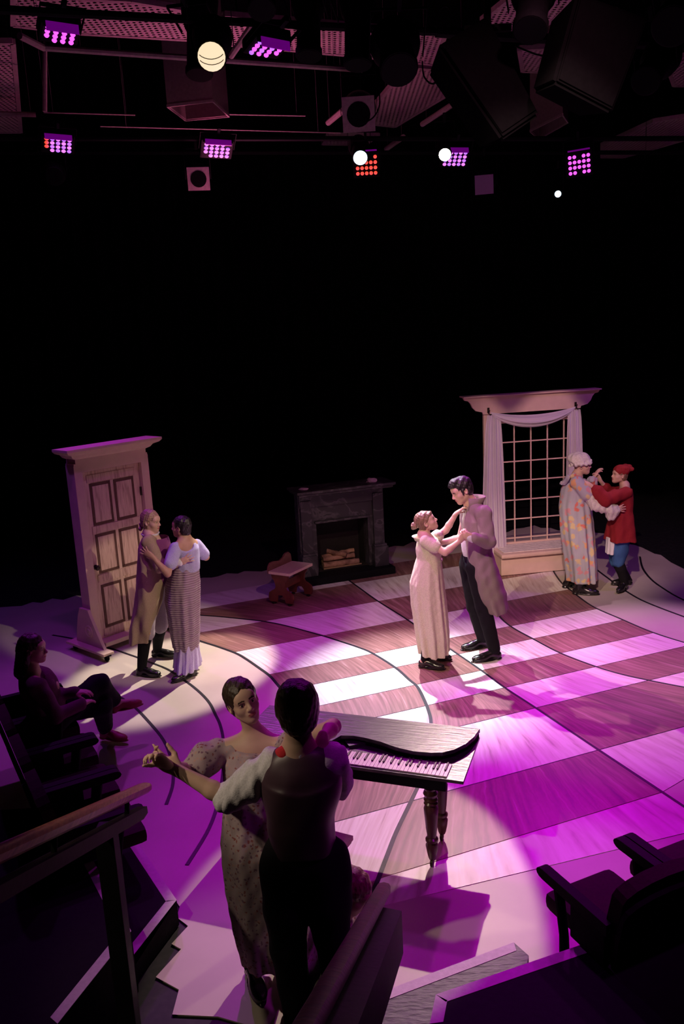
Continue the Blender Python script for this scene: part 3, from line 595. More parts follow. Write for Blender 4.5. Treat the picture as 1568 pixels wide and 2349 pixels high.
# left bank: faces right and slightly upstage
a1 = G(217, 1680, .61); a2 = G(262, 1747, .61); ld = np.array([a2.x-a1.x, a2.y-a1.y]); ld /= np.linalg.norm(ld); langz = math.atan2(ld[1], ld[0]); lf_ = np.array([-ld[1], ld[0]])
LS0 = np.array([a1.x, a1.y])-ld*.25-lf_*.24
lnames = ['theatre seat under the seated woman with crossed legs', 'empty dark theatre seat beside the seated woman', 'dark theatre seat nearest the left handrail', 'theatre seat behind the seated woman, cut by the left edge']
make_seat(lnames[0], 0.0, LS0, langz, gL); make_seat(lnames[1], 0.0, LS0+ld*.56, langz, gL); make_seat(lnames[2], 0.0, LS0+ld*1.12, langz, gL); make_seat(lnames[3], 0.0, LS0-ld*.56, langz, gL)

# ------------------------------------------------------------------ overhead: catwalk panels, pipes, ducts, lamps
def perf(nt, bs):
    v = coords(nt, (17, 17, 17)); vo = nd(nt, 'ShaderNodeTexVoronoi'); vo.inputs['Scale'].default_value = 1.0; vo.inputs['Randomness'].default_value = 0.0; nt.links.new(v, vo.inputs['Vector'])
    r = nd(nt, 'ShaderNodeMath', operation='GREATER_THAN'); r.inputs[1].default_value = 0.30; nt.links.new(vo.outputs['Distance'], r.inputs[0]); nt.links.new(r.outputs[0], bs.inputs['Alpha'])
M['perf'] = mat('perforated_grey_metal', (.55, .42, .42), 0.6, 0.2, build=perf)
M['steel'] = simple('grey_painted_steel', (.42, .32, .32), 0.5)
M['duct'] = simple('grey_sheet_metal', (.30, .22, .22), 0.5)
CZ = 6.35
def cat_panel(label, px, z=CZ, ribs=False):
    P = [G(u, v, z) for u, v in px]; c0 = sum(P, Vector())/len(P); t = thing('catwalk_panel', label, 'catwalk', c0, 0, 'perforated catwalk panels'); n = len(P)
    loc = [(p.x-c0.x, p.y-c0.y) for p in P]
    B().prism(loc, 0, .003).make('perforated_sheet', M['perf'], t)
    b = B()
    for i in range(n):
        a, c = Vector((*loc[i], .02)), Vector((*loc[(i+1) % n], .02))
        if (a-c).length > .3: d = (c-a); b.box((a+c)/2, (d.length, .05, .05), rot=math.atan2(d.y, d.x))
    b.make('edge_angle', M['steel'], t)
    b = B()
    for q in (loc[0], loc[n//2]): b.box((q[0]*.9, q[1]*.9, (8.0-z)/2+.01), (.02, .02, 8.0-z))
    b.make('hanger_rod', M['black'], t)
cat_panel('perforated metal catwalk running across the top left', [(30, -10), (300, 5), (450, 30), (450, 94), (180, 78), (30, 60)])
cat_panel('perforated catwalk continuing above the centre lamps', [(515, 38), (720, 55), (1020, 82), (1000, 150), (850, 133), (515, 103)])
cat_panel('ribbed catwalk strip going away down the left edge', [(-60, 100), (30, 100), (48, 305), (-60, 305)], 6.2)
cat_panel('diagonal perforated catwalk below the centre lamps', [(935, 155), (1060, 165), (1075, 190), (905, 292), (825, 283)])
cat_panel('small far perforated catwalk piece under the centre catwalk', [(752, 312), (868, 312), (836, 334), (740, 332)])
cat_panel('perforated catwalk between the two loudspeakers', [(1190, 115), (1300, 110), (1290, 168), (1198, 165)])
cat_panel('perforated catwalk at the top right between the loudspeakers', [(1105, 50), (1180, -10), (1330, -10), (1240, 70), (1140, 70)])
cat_panel('plain far catwalk beam at the right edge under the lamps', [(1380, 335), (1500, 280), (1620, 262), (1620, 308), (1430, 362), (1380, 362)], 5.9)
cat_panel('perforated catwalk piece at the far right edge', [(1525, 140), (1620, 120), (1620, 200), (1545, 198)])
def pipe(label, a, c, r=.024, m='steel', grp='overhead pipes'):
    b = B(); b.tube([a, Vector(a).lerp(Vector(c), .5), c], r)
    for q in (.1, .9): p_ = Vector(a).lerp(Vector(c), q); b.box((p_.x, p_.y, (8.0+p_.z)/2), (.003, .003, 8.0-p_.z))
    o = b.make('overhead_pipe', M[m], None, True); return prop(o, label, 'pipe', grp)
pz = 5.9
pipe('pale pipe hanging straight down at the upper left', W(103, 105, 9.6), W(103, 256, 9.6), .025)
pipe('pale pipe crossing under the left catwalk', G(103, 110, pz), G(830, 160, pz), .028)
pipe('short pale pipe slanting from the left catwalk', G(45, 82, pz), G(100, 110, pz), .03)
pipe('pale diagonal pipe beside the bright warm spotlight', G(592, 38, pz), G(530, 128, pz), .03)
pipe('short pale pipe entering at the left edge', G(-30, 260, 6.0), G(82, 263, 6.0), .03)
pipe('long pale pipe slanting below the diagonal catwalk', G(968, 285, 6.0), G(1072, 217, 6.0), .035)
pipe('short pale pipe stub right of the blue spotlight', G(885, 342, 5.9), G(925, 314, 5.9), .035)
pipe('pale pipe stub left of the blue spotlight', G(752, 282, 5.9), G(788, 252, 5.9), .035)
pipe('black lighting pipe across the top right', G(1000, 74, 5.6), G(1620, 110, 5.6), .04, 'black')
pipe('black lighting pipe across the top left', G(-40, 20, 5.6), G(1010, 74, 5.6), .03, 'black')
pipe('black lighting pipe carrying the rear lamps', W(-60, 318, 10.4), W(1650, 318, 10.4), .03, 'black')
pipe('second black pipe under the rear lamps', W(-60, 350, 12.4), W(1650, 350, 12.4), .03, 'black')
for k, (a, c) in enumerate((((100, 258), (310, 264)), ((230, 290), (780, 305)), ((500, 262), (700, 266)))):
    pipe(['thin faint cable pipe left of the hanging duct', 'long thin faint pipe under the hanging duct', 'thin faint pipe right of the hanging duct'][k], G(*a, 5.95), G(*c, 5.95), .008)
def duct(label, px_bottom, z0, z1, dy):
    P = [G(u, v, z0) for u, v in px_bottom]; c0 = sum(P, Vector())/len(P); c0.z = z0; t = thing('hanging_duct', label, 'duct', c0); loc = [(p.x-c0.x, p.y-c0.y) for p in P]; n = len(P)
    bm = bmesh.new(); rings = []
    for s, z in ((1, z1-z0), (1, 0), (.93, 0), (.93, .5)): rings.append([bm.verts.new((x*s, y*s, z)) for x, y in loc])
    for a, c in zip(rings, rings[1:]):
        for i in range(n): bm.faces.new((a[i], a[(i+1) % n], c[(i+1) % n], c[i]))
    bm.faces.new(rings[0]); bm.faces.new(rings[-1][::-1]); bmesh.ops.recalc_face_normals(bm, faces=bm.faces); me = bpy.data.meshes.new('duct_shell'); bm.to_mesh(me); bm.free(); link('duct_shell', me, M['duct'], t)
    b = B()
    for i in range(n):
        a, c = Vector((*loc[i], 0)), Vector((*loc[(i+1) % n], 0)); d = c-a; b.box((a+c)/2, (d.length, .015, .03), rot=math.atan2(d.y, d.x))
    b.make('bottom_flange', M['steel'], t)
duct('tall grey square duct hanging open-ended behind the warm spotlight', [(383, 243), (425, 275), (525, 266), (488, 231)], 5.9, 7.9, .4)
duct('grey duct hanging behind the tilted black loudspeaker', [(1215, 300), (1235, 318), (1302, 280), (1290, 262)], 5.9, 7.4, .4)

# lamps
M['lens_warm'] = mat('warm_lit_lens', (.9, .8, .6), .3, emit=(1.0, .80, .52), es=1.0)
M['lens_white'] = mat('white_lit_lens', (1, 1, 1), .3, emit=(1.0, .93, .85), es=12)
M['lens_blue'] = mat('blue_white_lit_lens', (.9, .95, 1), .3, emit=(.62, .80, 1.0), es=2.2)
M['lens_dark'] = mat('dark_glass_lens', (.003, .003, .004), .6, .08)
def led(c, n): return mat(n, (.8, .5, .9), .3, emit=c, es=1.35)
M['led_mag'] = led((1.0, .10, 1.0), 'magenta_led'); M['led_vio'] = led((.42, .14, 1.0), 'violet_led'); M['led_red'] = led((1.0, .06, .02), 'red_led'); M['led_pink'] = led((.95, .20, 1.0), 'pink_led')
M['flap_glow'] = mat('magenta_flap_glow', (.3, .02, .35), .3, emit=(.35, .0, .5), es=.25)  # flap emits weakly, imitating LED light spilled on it
def frame_at(loc, to):
    d = (Vector(to)-Vector(loc)).normalized(); x = d.cross(Vector((0, 0, 1))).normalized(); y = x.cross(d).normalized(); return Matrix((x, y, -d)).transposed()   # -z looks along d
def place(t, loc, to, roll=0.0):
    R = frame_at(loc, to) @ Matrix.Rotation(roll, 3, 'Z'); t.matrix_world = Matrix.Translation(loc) @ R.to_4x4(); return R
def ellipsoidal(label, loc, to, lens='lens_dark', L=.55, r=.075, yoke=True, up=0.5):
    t = thing('spotlight', label, 'stage light'); R = place(t, loc, to)
    B().lathe([(r, 0), (r*1.06, .01), (r*1.06, .05), (r*.95, .06), (r*.95, L*.42), (r*1.15, L*.46), (r*1.35, L*.55), (r*1.45, L*.72), (r*1.2, L*.9), (r*.6, L)], 20).make('lamp_body', M['black'], t, True)
    l = B(); l.lathe([(r*.93, -.004), (r*.93, 0.002), (0.0, .004)], 20)
    if lens == 'lens_warm': l.lathe([(r*.94, -.005), (r*.55, -.026), (0.01, -.032)], 20)
    l.make('lens', M[lens], t, True)
    if lens == 'lens_warm':
        for k in (0.25, -0.1): B().tube([(r*.9*math.sin(a), -r*.9*math.cos(a)*.55+k*r+.02, -.036+.010*abs(a)) for a in np.linspace(-1.1, 1.1, 9)], .003, 6).make('lens_ring', M['soot'], t)
    if yoke:
        b = B(); 
        for s in (-1, 1): b.box((s*r*1.5, .14, L*.45), (.006, .34, .03))
        b.box((0, .31, L*.45), (r*3.05, .006, .03)); b.box((0, .35, L*.45), (.03, .10, .04)); b.make('yoke', M['black'], t)
    return t
def led_par(label, loc, to, cols, rows, pal, size=.2, roll=0.0, skip=()):
    t = thing('led_wash_light', label, 'stage light', group='LED wash lights'); place(t, loc, to, roll)
    b = B(); b.box((0, 0, .055), (size*1.25, size*1.15, .10), bev=.02); b.box((0, 0, .13), (size*.8, size*.7, .06), bev=.02); b.box((0, size*.55, .03), (size*1.15, .02, .10)); b.make('lamp_housing', M['black'], t)
    b = B()
    for s in (-1, 1): b.box((s*size*.68, .12, .05), (.006, .30, .03))
    b.box((0, .27, .05), (size*1.38, .006, .03)); b.box((0, .31, .05), (.03, .10, .04)); b.make('yoke', M['black'], t)
    b = B(); b.box((0, size*.66, -.03), (size*1.0, .006, .07)); b.make('barn_flap', M['flap_glow'], t)
    k = 0
    for i in range(cols):
        for j in range(rows):
            if (i, j) in skip: continue
            x = (i-(cols-1)/2)*size/cols*1.05; y = (j-(rows-1)/2)*size/rows*.95
            B().lathe([(size*.075, 0.006), (size*.085, -.004), (size*.05, -.014), (0.003, -.018)], 8, (x, y)).make('led', M[pal(i, j)], t)
    return t
cam_p = Vector((0, 0, 3.27))
led_par('magenta LED wash light hanging at the upper left', W(137, 80, 6.8), (-1.75, 6.1, 2.0), 4, 4, lambda i, j: 'led_mag', .23, math.radians(12), {(0, 3), (3, 0)})
led_par('magenta LED wash light right of the warm spotlight', W(612, 113, 6.8), (-.3, 6.3, 2.0), 4, 4, lambda i, j: 'led_mag' if (i+j) % 3 else 'led_vio', .23, math.radians(20), {(0, 3), (0, 0)})
led_par('violet and red LED wash light in the rear row at the left', W(133, 333, 10.4), (-2.6, 8.2, 0), 5, 4, lambda i, j: 'led_red' if i > 3 and j > 0 else ('led_pink' if (i+j) % 2 else 'led_vio'), .30, math.radians(8), {(4, 0)})
led_par('violet LED wash light in the rear row above the empty stage', W(497, 345, 10.4), (-1.0, 8.2, 0), 5, 4, lambda i, j: 'led_pink' if (i+j) % 2 else 'led_vio', .30, math.radians(8), {(0, 3), (4, 0)})
led_par('red LED wash light beside the blue-white spotlight', W(840, 379, 10.4), (.2, 2.2, 2.2), 5, 4, lambda i, j: 'led_red', .25, 0.0, {(1, 3), (2, 3)})
led_par('violet LED wash light beside the brightest white spotlight', W(1043, 364, 10.6), (1.3, 7.6, 0), 5, 4, lambda i, j: 'led_vio' if (i+j) % 2 else 'led_pink', .27, math.radians(6), {(4, 3)})
led_par('magenta LED wash light at the far right of the rear row', W(1328, 377, 10.4), (.9, 2.2, 2.0), 5, 4, lambda i, j: 'led_mag', .25, math.radians(-4), {(2, 3), (2, 0)})
ellipsoidal('large warm spotlight with a glowing ridged lens, upper left', W(485, 130, 6.5)+Vector((0, 0, 0)), cam_p+Vector((-.4, 1.2, -1.6)), 'lens_warm', .62, .105)
tb = BACK1; ellipsoidal('brightest white spotlight in the rear row', tb, (.12, 3.2, 1.6), 'lens_white', .5, .076)
ellipsoidal('blue-white spotlight in the rear row at the centre', W(826, 362, 10.3), (.4, 2.2, .6), 'lens_blue', .55, .088)
dk_ = [('dark spotlight hanging below the warm lamp', (457, 172, 7.6), (457, 600, 7.2), .9, .11), ('dark spotlight pointing down left of the centre', (708, 130, 6.8), (712, 600, 6.4), .7, .095), ('tall dark spotlight at the top centre', (820, 150, 6.6), (822, 700, 6.2), .8, .10),
       ('dark spotlight with an open gel frame above the blue lamp', (822, 262, 8.6), (806, 420, 5.0), .75, .12), ('short dark spotlight tilted to the right at the centre', (915, 160, 6.4), (960, 420, 5.6), .45, .13), ('dark spotlight at the top edge beside the warm lamp', (600, 22, 6.0), (600, 200, 5.6), .5, .09),
       ('dark spotlight at the top edge beside the speaker', (1215, 70, 5.4), (1190, 300, 5.0), .5, .10), ('dark spotlight tilted left at the far right', (1480, 185, 6.4), (1380, 330, 5.6), .7, .10), ('dark spotlight at the right edge', (1540, 60, 6.0), (1430, 260, 5.2), .8, .13),
       ('dark spotlight with a pale square gel frame in the rear row', (455, 410, 10.5), (480, 640, 6), .4, .10), ('small dark spotlight with a round lens at the far left of the rear row', (125, 405, 10.5), (200, 700, 5), .4, .10), ('dim spotlight facing forward near the right of the rear row', (1110, 423, 10.6), (1000, 900, 4), .4, .10), ('small pale-lensed spotlight low in the rear row', (1279, 445, 11.5), (1200, 800, 4), .4, .045)]
for lb, a, c, L_, r_ in dk_:
    pa = W(a[0], a[1], a[2]); pc = W(c[0], c[1], c[2]); top = 'low in the rear' in lb
    t = ellipsoidal(lb, pa, pc, 'lens_blue' if top else 'lens_dark', L_, r_)
    if 'gel frame' in lb or 'dim spotlight' in lb:
        g_ = B()
        if 'dim' in lb: g_.box((0, 0, -.02), (.22, .22, .006))
        else: g_.prism([(r_*1.3*a_, r_*1.3*b_) for a_, b_ in ((-1, -1), (1, -1), (1, 1), (-1, 1))], -.02, -.012); 
        g_.make('gel_frame', mat('pale_gel', (.35, .2, .4), .5) if 'dim' in lb else M['steel'], t)
        if 'dim' not in lb: B().lathe([(r_*.95, -.022), (r_*.95, -.021)], 20).make('lens_opening', M['lens_dark'], t)
M['speaker'] = simple('speaker_black', (.0022, .002, .0024), .95, spec=.03)
def speaker(label, corners, y0, depth):
    P = [W(u, v, y0+dy) for (u, v), dy in corners]; c0 = sum(P, Vector())/4; t = thing('loudspeaker', label, 'loudspeaker', c0, 0, 'hanging loudspeakers'); loc = [p-c0 for p in P]
    n = (loc[1]-loc[0]).cross(loc[2]-loc[0]).normalized(); n = n if n.y > 0 else -n
    bm = bmesh.new(); a = [bm.verts.new(p) for p in loc]; mid = (loc[0]+loc[1]+loc[2]+loc[3])/4
    c = [bm.verts.new(mid+(p-mid)*.86+n*depth) for p in loc]; bm.faces.new(a); bm.faces.new(c[::-1])
    for i in range(4): bm.faces.new((a[i], a[(i+1) % 4], c[(i+1) % 4], c[i]))
    bmesh.ops.recalc_face_normals(bm, faces=bm.faces)
    bmesh.ops.bevel(bm, geom=list(bm.edges), offset=.02, segments=2, affect='EDGES'); me = bpy.data.meshes.new('cabinet'); bm.to_mesh(me); bm.free(); link('cabinet', me, M['speaker'], t)
    g_ = [mid+(p-mid)*.88-n*.012 for p in loc]; bm = bmesh.new(); a = [bm.verts.new(p) for p in g_]; c = [bm.verts.new(p+n*.014) for p in g_]; bm.faces.new(a); bm.faces.new(c[::-1])
    for i in range(4): bm.faces.new((a[i], a[(i+1) % 4], c[(i+1) % 4], c[i]))
    bmesh.ops.recalc_face_normals(bm, faces=bm.faces); me = bpy.data.meshes.new('grille'); bm.to_mesh(me); bm.free(); link('grille', me, M['speaker'], t)
    top = max(loc, key=lambda q: q.z); B().box((mid.x, mid.y+.15, top.z+.25), (.04, .04, .8)).box((mid.x, mid.y+.15, top.z-.05), (.3, .04, .04)).make('bracket', M['black'], t)
speaker('big black loudspeaker tilted to the left, hanging at the upper right', [((1003, 103), 0), ((1118, 33), .1), ((1240, 262), .1), ((1152, 322), 0)], 5.6, .34)
speaker('big black loudspeaker hanging upright at the top right', [((1325, -20), 0), ((1490, 40), .1), ((1405, 262), .1), ((1268, 190), 0)], 5.2, .38)
def cable(label, pts, y, r=.006):
    P = [W(u, v, y) for u, v in pts]; Q = []
    for i in range(len(P)-1):
        p0, p1, p2, p3 = P[max(i-1, 0)], P[i], P[i+1], P[min(i+2, len(P)-1)]
        for k in range(6):
            s = k/6; Q.append(.5*((2*p1)+(-p0+p2)*s+(2*p0-5*p1+4*p2-p3)*s*s+(-p0+3*p1-3*p2+p3)*s**3))
    Q.append(P[-1]); o = B().tube(Q, r, 6).make('hanging_cable', M['black'], None, True); prop(o, label, 'cable', 'hanging lamp cables')
cable('black cable looping under the centre catwalk', [(968, 140), (972, 175), (990, 192), (1010, 180), (1020, 150)], 6.6)
cable('black cable curling from the tall dark spotlight', [(850, 70), (870, 110), (890, 125), (930, 120)], 6.4)
cable('black cable hanging beside the open gel frame', [(868, 200), (870, 240), (855, 270), (825, 285)], 7.6)
cable('black cable between the two loudspeakers', [(1180, 105), (1230, 125), (1280, 135), (1320, 180)], 6.2)
cable('black cables bunched at the upper centre', [(998, 60), (1005, 25), (1025, 15), (1040, 40), (1045, 70)], 6.2)
# ------------------------------------------------------------------ people: bodies and clothes grown as smooth surfaces
class Field:
    """distance field on a box grid, extracted as one continuous mesh"""
    def __init__(s, lo, hi, h=0.008, fine=None, hf=0.0045):
        ax = []
        for k in range(3):
            a = np.arange(lo[k], hi[k]+h, h)
            if fine is not None:
                f0, f1 = fine[0][k], fine[1][k]; a = np.concatenate([a[a < f0-1e-6], np.arange(f0, f1, hf), a[a > f1+1e-6]])
            ax.append(a.astype(np.float32))
        s.ax = ax; s.D = np.full([len(a) for a in ax], 9.0, np.float32)
    def sub(s, lo, hi):
        sl = []
        for k in range(3):
            i0 = max(0, np.searchsorted(s.ax[k], lo[k])-1); i1 = min(len(s.ax[k]), np.searchsorted(s.ax[k], hi[k])+1)
            if i1-i0 < 1: return None
            sl.append(slice(i0, i1))
        X = s.ax[0][sl[0]][:, None, None]; Y = s.ax[1][sl[1]][None, :, None]; Z = s.ax[2][sl[2]][None, None, :]
        return tuple(sl), X, Y, Z
    def mix(s, sl, d, k, sign=1):
        D = s.D[sl]
        if sign > 0:
            if k > 0:
                h = np.clip(.5+.5*(D-d)/k, 0, 1); s.D[sl] = D+(d-D)*h-k*h*(1-h)
            else: s.D[sl] = np.minimum(D, d)
        else:
            d = -d
            if k > 0:
                h = np.clip(.5-.5*(D-d)/k, 0, 1); s.D[sl] = D+(d-D)*h+k*h*(1-h)
            else: s.D[sl] = np.maximum(D, d)
    def cone(s, a, b, r1, r2, k=0.02, sign=1, flat=None):
        a = np.array(a, float); b = np.array(b, float); m = max(r1, r2)+k+.025; q = s.sub(np.minimum(a, b)-m, np.maximum(a, b)+m)
        if q is None: return s
        sl, X, Y, Z = q; ab = b-a; L2 = float(ab @ ab)+1e-9
        px, py, pz = X-a[0], Y-a[1], Z-a[2]; t = np.clip((px*ab[0]+py*ab[1]+pz*ab[2])/L2, 0, 1)
        qx, qy, qz = px-ab[0]*t, py-ab[1]*t, pz-ab[2]*t
        if flat is not None:   # (direction, factor) squashes the section
            n, f = np.array(flat[0], float), flat[1]; n = n/np.linalg.norm(n); dn = qx*n[0]+qy*n[1]+qz*n[2]; e = (1/f-1)*dn; qx, qy, qz = qx+e*n[0], qy+e*n[1], qz+e*n[2]
        s.mix(sl, np.sqrt(qx*qx+qy*qy+qz*qz)-(r1+(r2-r1)*t), k, sign); return s
    def ell(s, c, R, rad, k=0.02, sign=1):
        c = np.array(c, float); rad = np.array(rad, float); m = rad.max()+k+.025; q = s.sub(c-m, c+m)
        if q is None: return s
        sl, X, Y, Z = q; px, py, pz = X-c[0], Y-c[1], Z-c[2]
        u = [px*R[0][i]+py*R[1][i]+pz*R[2][i] for i in range(3)]
        k0 = np.sqrt(sum((u[i]/rad[i])**2 for i in range(3))); k1 = np.sqrt(sum((u[i]/rad[i]**2)**2 for i in range(3)))+1e-9
        s.mix(sl, k0*(k0-1)/k1, k, sign); return s
    def stack(s, lv, k=0.02, folds=0, amp=0.0, ph=0.0, rot=0.0, sign=1, pw=2.0, foldz=None):
        """rings (z, cx, cy, rx, ry) joined into one hanging form; folds deepen downwards"""
        lv = sorted(lv); A = np.array(lv, float); m = max(A[:, 3].max(), A[:, 4].max())*(1+amp)+.05
        q = s.sub((A[:, 1].min()-m, A[:, 2].min()-m, A[0, 0]-.03), (A[:, 1].max()+m, A[:, 2].max()+m, A[-1, 0]+.03))
        if q is None: return s
        sl, X, Y, Z = q; z = Z[0, 0]; cx, cy, rx, ry = (np.interp(z, A[:, 0], A[:, j])[None, None, :] for j in (1, 2, 3, 4))
        dx, dy = X-cx, Y-cy; c_, s_ = math.cos(rot), math.sin(rot); ux, uy = dx*c_+dy*s_, -dx*s_+dy*c_
        if folds:
            th = np.arctan2(uy/ry, ux/rx); tt = np.clip((A[-1, 0]-Z)/(A[-1, 0]-A[0, 0]), 0, 1)
            w = (.25+.75*tt) if foldz is None else np.clip((foldz-Z)/(foldz-A[0, 0]), 0, 1)
            g = 1+amp*w*(np.sin(folds*th+ph+1.2*np.sin(2*th+ph)+1.5*tt)+.4*np.sin((folds*2-3)*th+2*ph))
        else: g = 1.0
        e = np.sqrt((ux/rx)**2+(uy/ry)**2)
        d = (e/g-1)*np.minimum(rx, ry)*.92
        d = np.maximum(d, np.maximum(Z-A[-1, 0], A[0, 0]-Z)); s.mix(sl, d.astype(np.float32), k, sign); return s
    def ripple(s, amp, fx, seed=0, lo=None, hi=None):
        q = s.sub(lo, hi) if lo is not None else s.sub([a[0] for a in s.ax], [a[-1] for a in s.ax]); sl, X, Y, Z = q; r = np.random.RandomState(seed); acc = 0
        for i in range(4):
            w = r.normal(size=3); w *= fx*(1+.5*i)/np.linalg.norm(w); acc = acc+np.sin(X*w[0]+Y*w[1]+Z*w[2]+r.rand()*6)*(1/(1+.5*i))
        s.D[sl] += np.float32(amp*.5)*acc; return s
    def cut_below(s, z):
        Z = s.ax[2][None, None, :]; s.D = np.maximum(s.D, (z-Z).astype(np.float32)); return s
    def mesh(s, name):
        D = s.D; ins = D < 0; nx, ny, nz = D.shape
        c = [ins[i:nx-1+i, j:ny-1+j, k:nz-1+k] for i in (0, 1) for j in (0, 1) for k in (0, 1)]
        any_ = c[0].copy(); all_ = c[0].copy()
        for q in c[1:]: any_ |= q; all_ &= q
        act = any_ & ~all_; I, J, K = np.nonzero(act); n = len(I)
        if n == 0: return None
        acc = np.zeros((n, 3)); cnt = np.zeros(n)
        P = lambda i, j, k: np.stack([s.ax[0][i], s.ax[1][j], s.ax[2][k]], 1)
        for ax_ in range(3):
            for u in (0, 1):
                for v in (0, 1):
                    o = [0, 0, 0]; oth = [q for q in range(3) if q != ax_]; o[oth[0]] = u; o[oth[1]] = v; o2 = o[:]; o2[ax_] = 1
                    i0, j0, k0 = I+o[0], J+o[1], K+o[2]; i1, j1, k1 = I+o2[0], J+o2[1], K+o2[2]
                    a, b = D[i0, j0, k0], D[i1, j1, k1]; m = (a < 0) != (b < 0); t = np.where(m, a/(a-b+1e-12), 0)[:, None]
                    acc += np.where(m[:, None], P(i0, j0, k0)*(1-t)+P(i1, j1, k1)*t, 0); cnt += m
        V = acc/cnt[:, None]; idx = np.full(act.shape, -1, np.int64); idx[I, J, K] = np.arange(n); F = []
        for ax_ in range(3):
            a = [slice(None)]*3; b = [slice(None)]*3; a[ax_] = slice(0, -1); b[ax_] = slice(1, None)
            A_, B_ = ins[tuple(a)], ins[tuple(b)]; ei = np.stack(np.nonzero(A_ != B_), 1); fl_ = A_[ei[:, 0], ei[:, 1], ei[:, 2]]
            oth = [(ax_+1) % 3, (ax_+2) % 3]; ok = np.ones(len(ei), bool)
            for o in oth: ok &= (ei[:, o] > 0) & (ei[:, o] < D.shape[o]-1)
            ei, fl_ = ei[ok], fl_[ok]; q = []
            for du, dv in ((-1, -1), (0, -1), (0, 0), (-1, 0)):
                e = ei.copy(); e[:, oth[0]] += du; e[:, oth[1]] += dv; q.append(idx[e[:, 0], e[:, 1], e[:, 2]])
            q = np.stack(q, 1); q[~fl_] = q[~fl_][:, ::-1]; F.append(q)
        F = np.concatenate(F); F = F[(F >= 0).all(1)]
        me = bpy.data.meshes.new(name); me.vertices.add(len(V)); me.vertices.foreach_set('co', V.astype(np.float32).ravel())
        me.loops.add(len(F)*4); me.loops.foreach_set('vertex_index', F.astype(np.int32).ravel()); me.polygons.add(len(F))
        me.polygons.foreach_set('loop_start', np.arange(0, len(F)*4, 4, dtype=np.int32)); me.polygons.foreach_set('loop_total', np.full(len(F), 4, np.int32))
        me.update(calc_edges=True); me.validate(); me.shade_smooth(); s.V, s.F = V, F; return me

def v3(*a): return np.array(a, float)
def unit(a): a = np.array(a, float); return a/(np.linalg.norm(a)+1e-12)
def frame(fwd, up):
    f = unit(fwd); u = np.array(up, float); u = unit(u-f*(u @ f)); r = np.cross(f, u); return np.stack([r, f, u], 1)     # columns right, forward, up
def lerp(a, b, t): return np.array(a, float)*(1-t)+np.array(b, float)*t

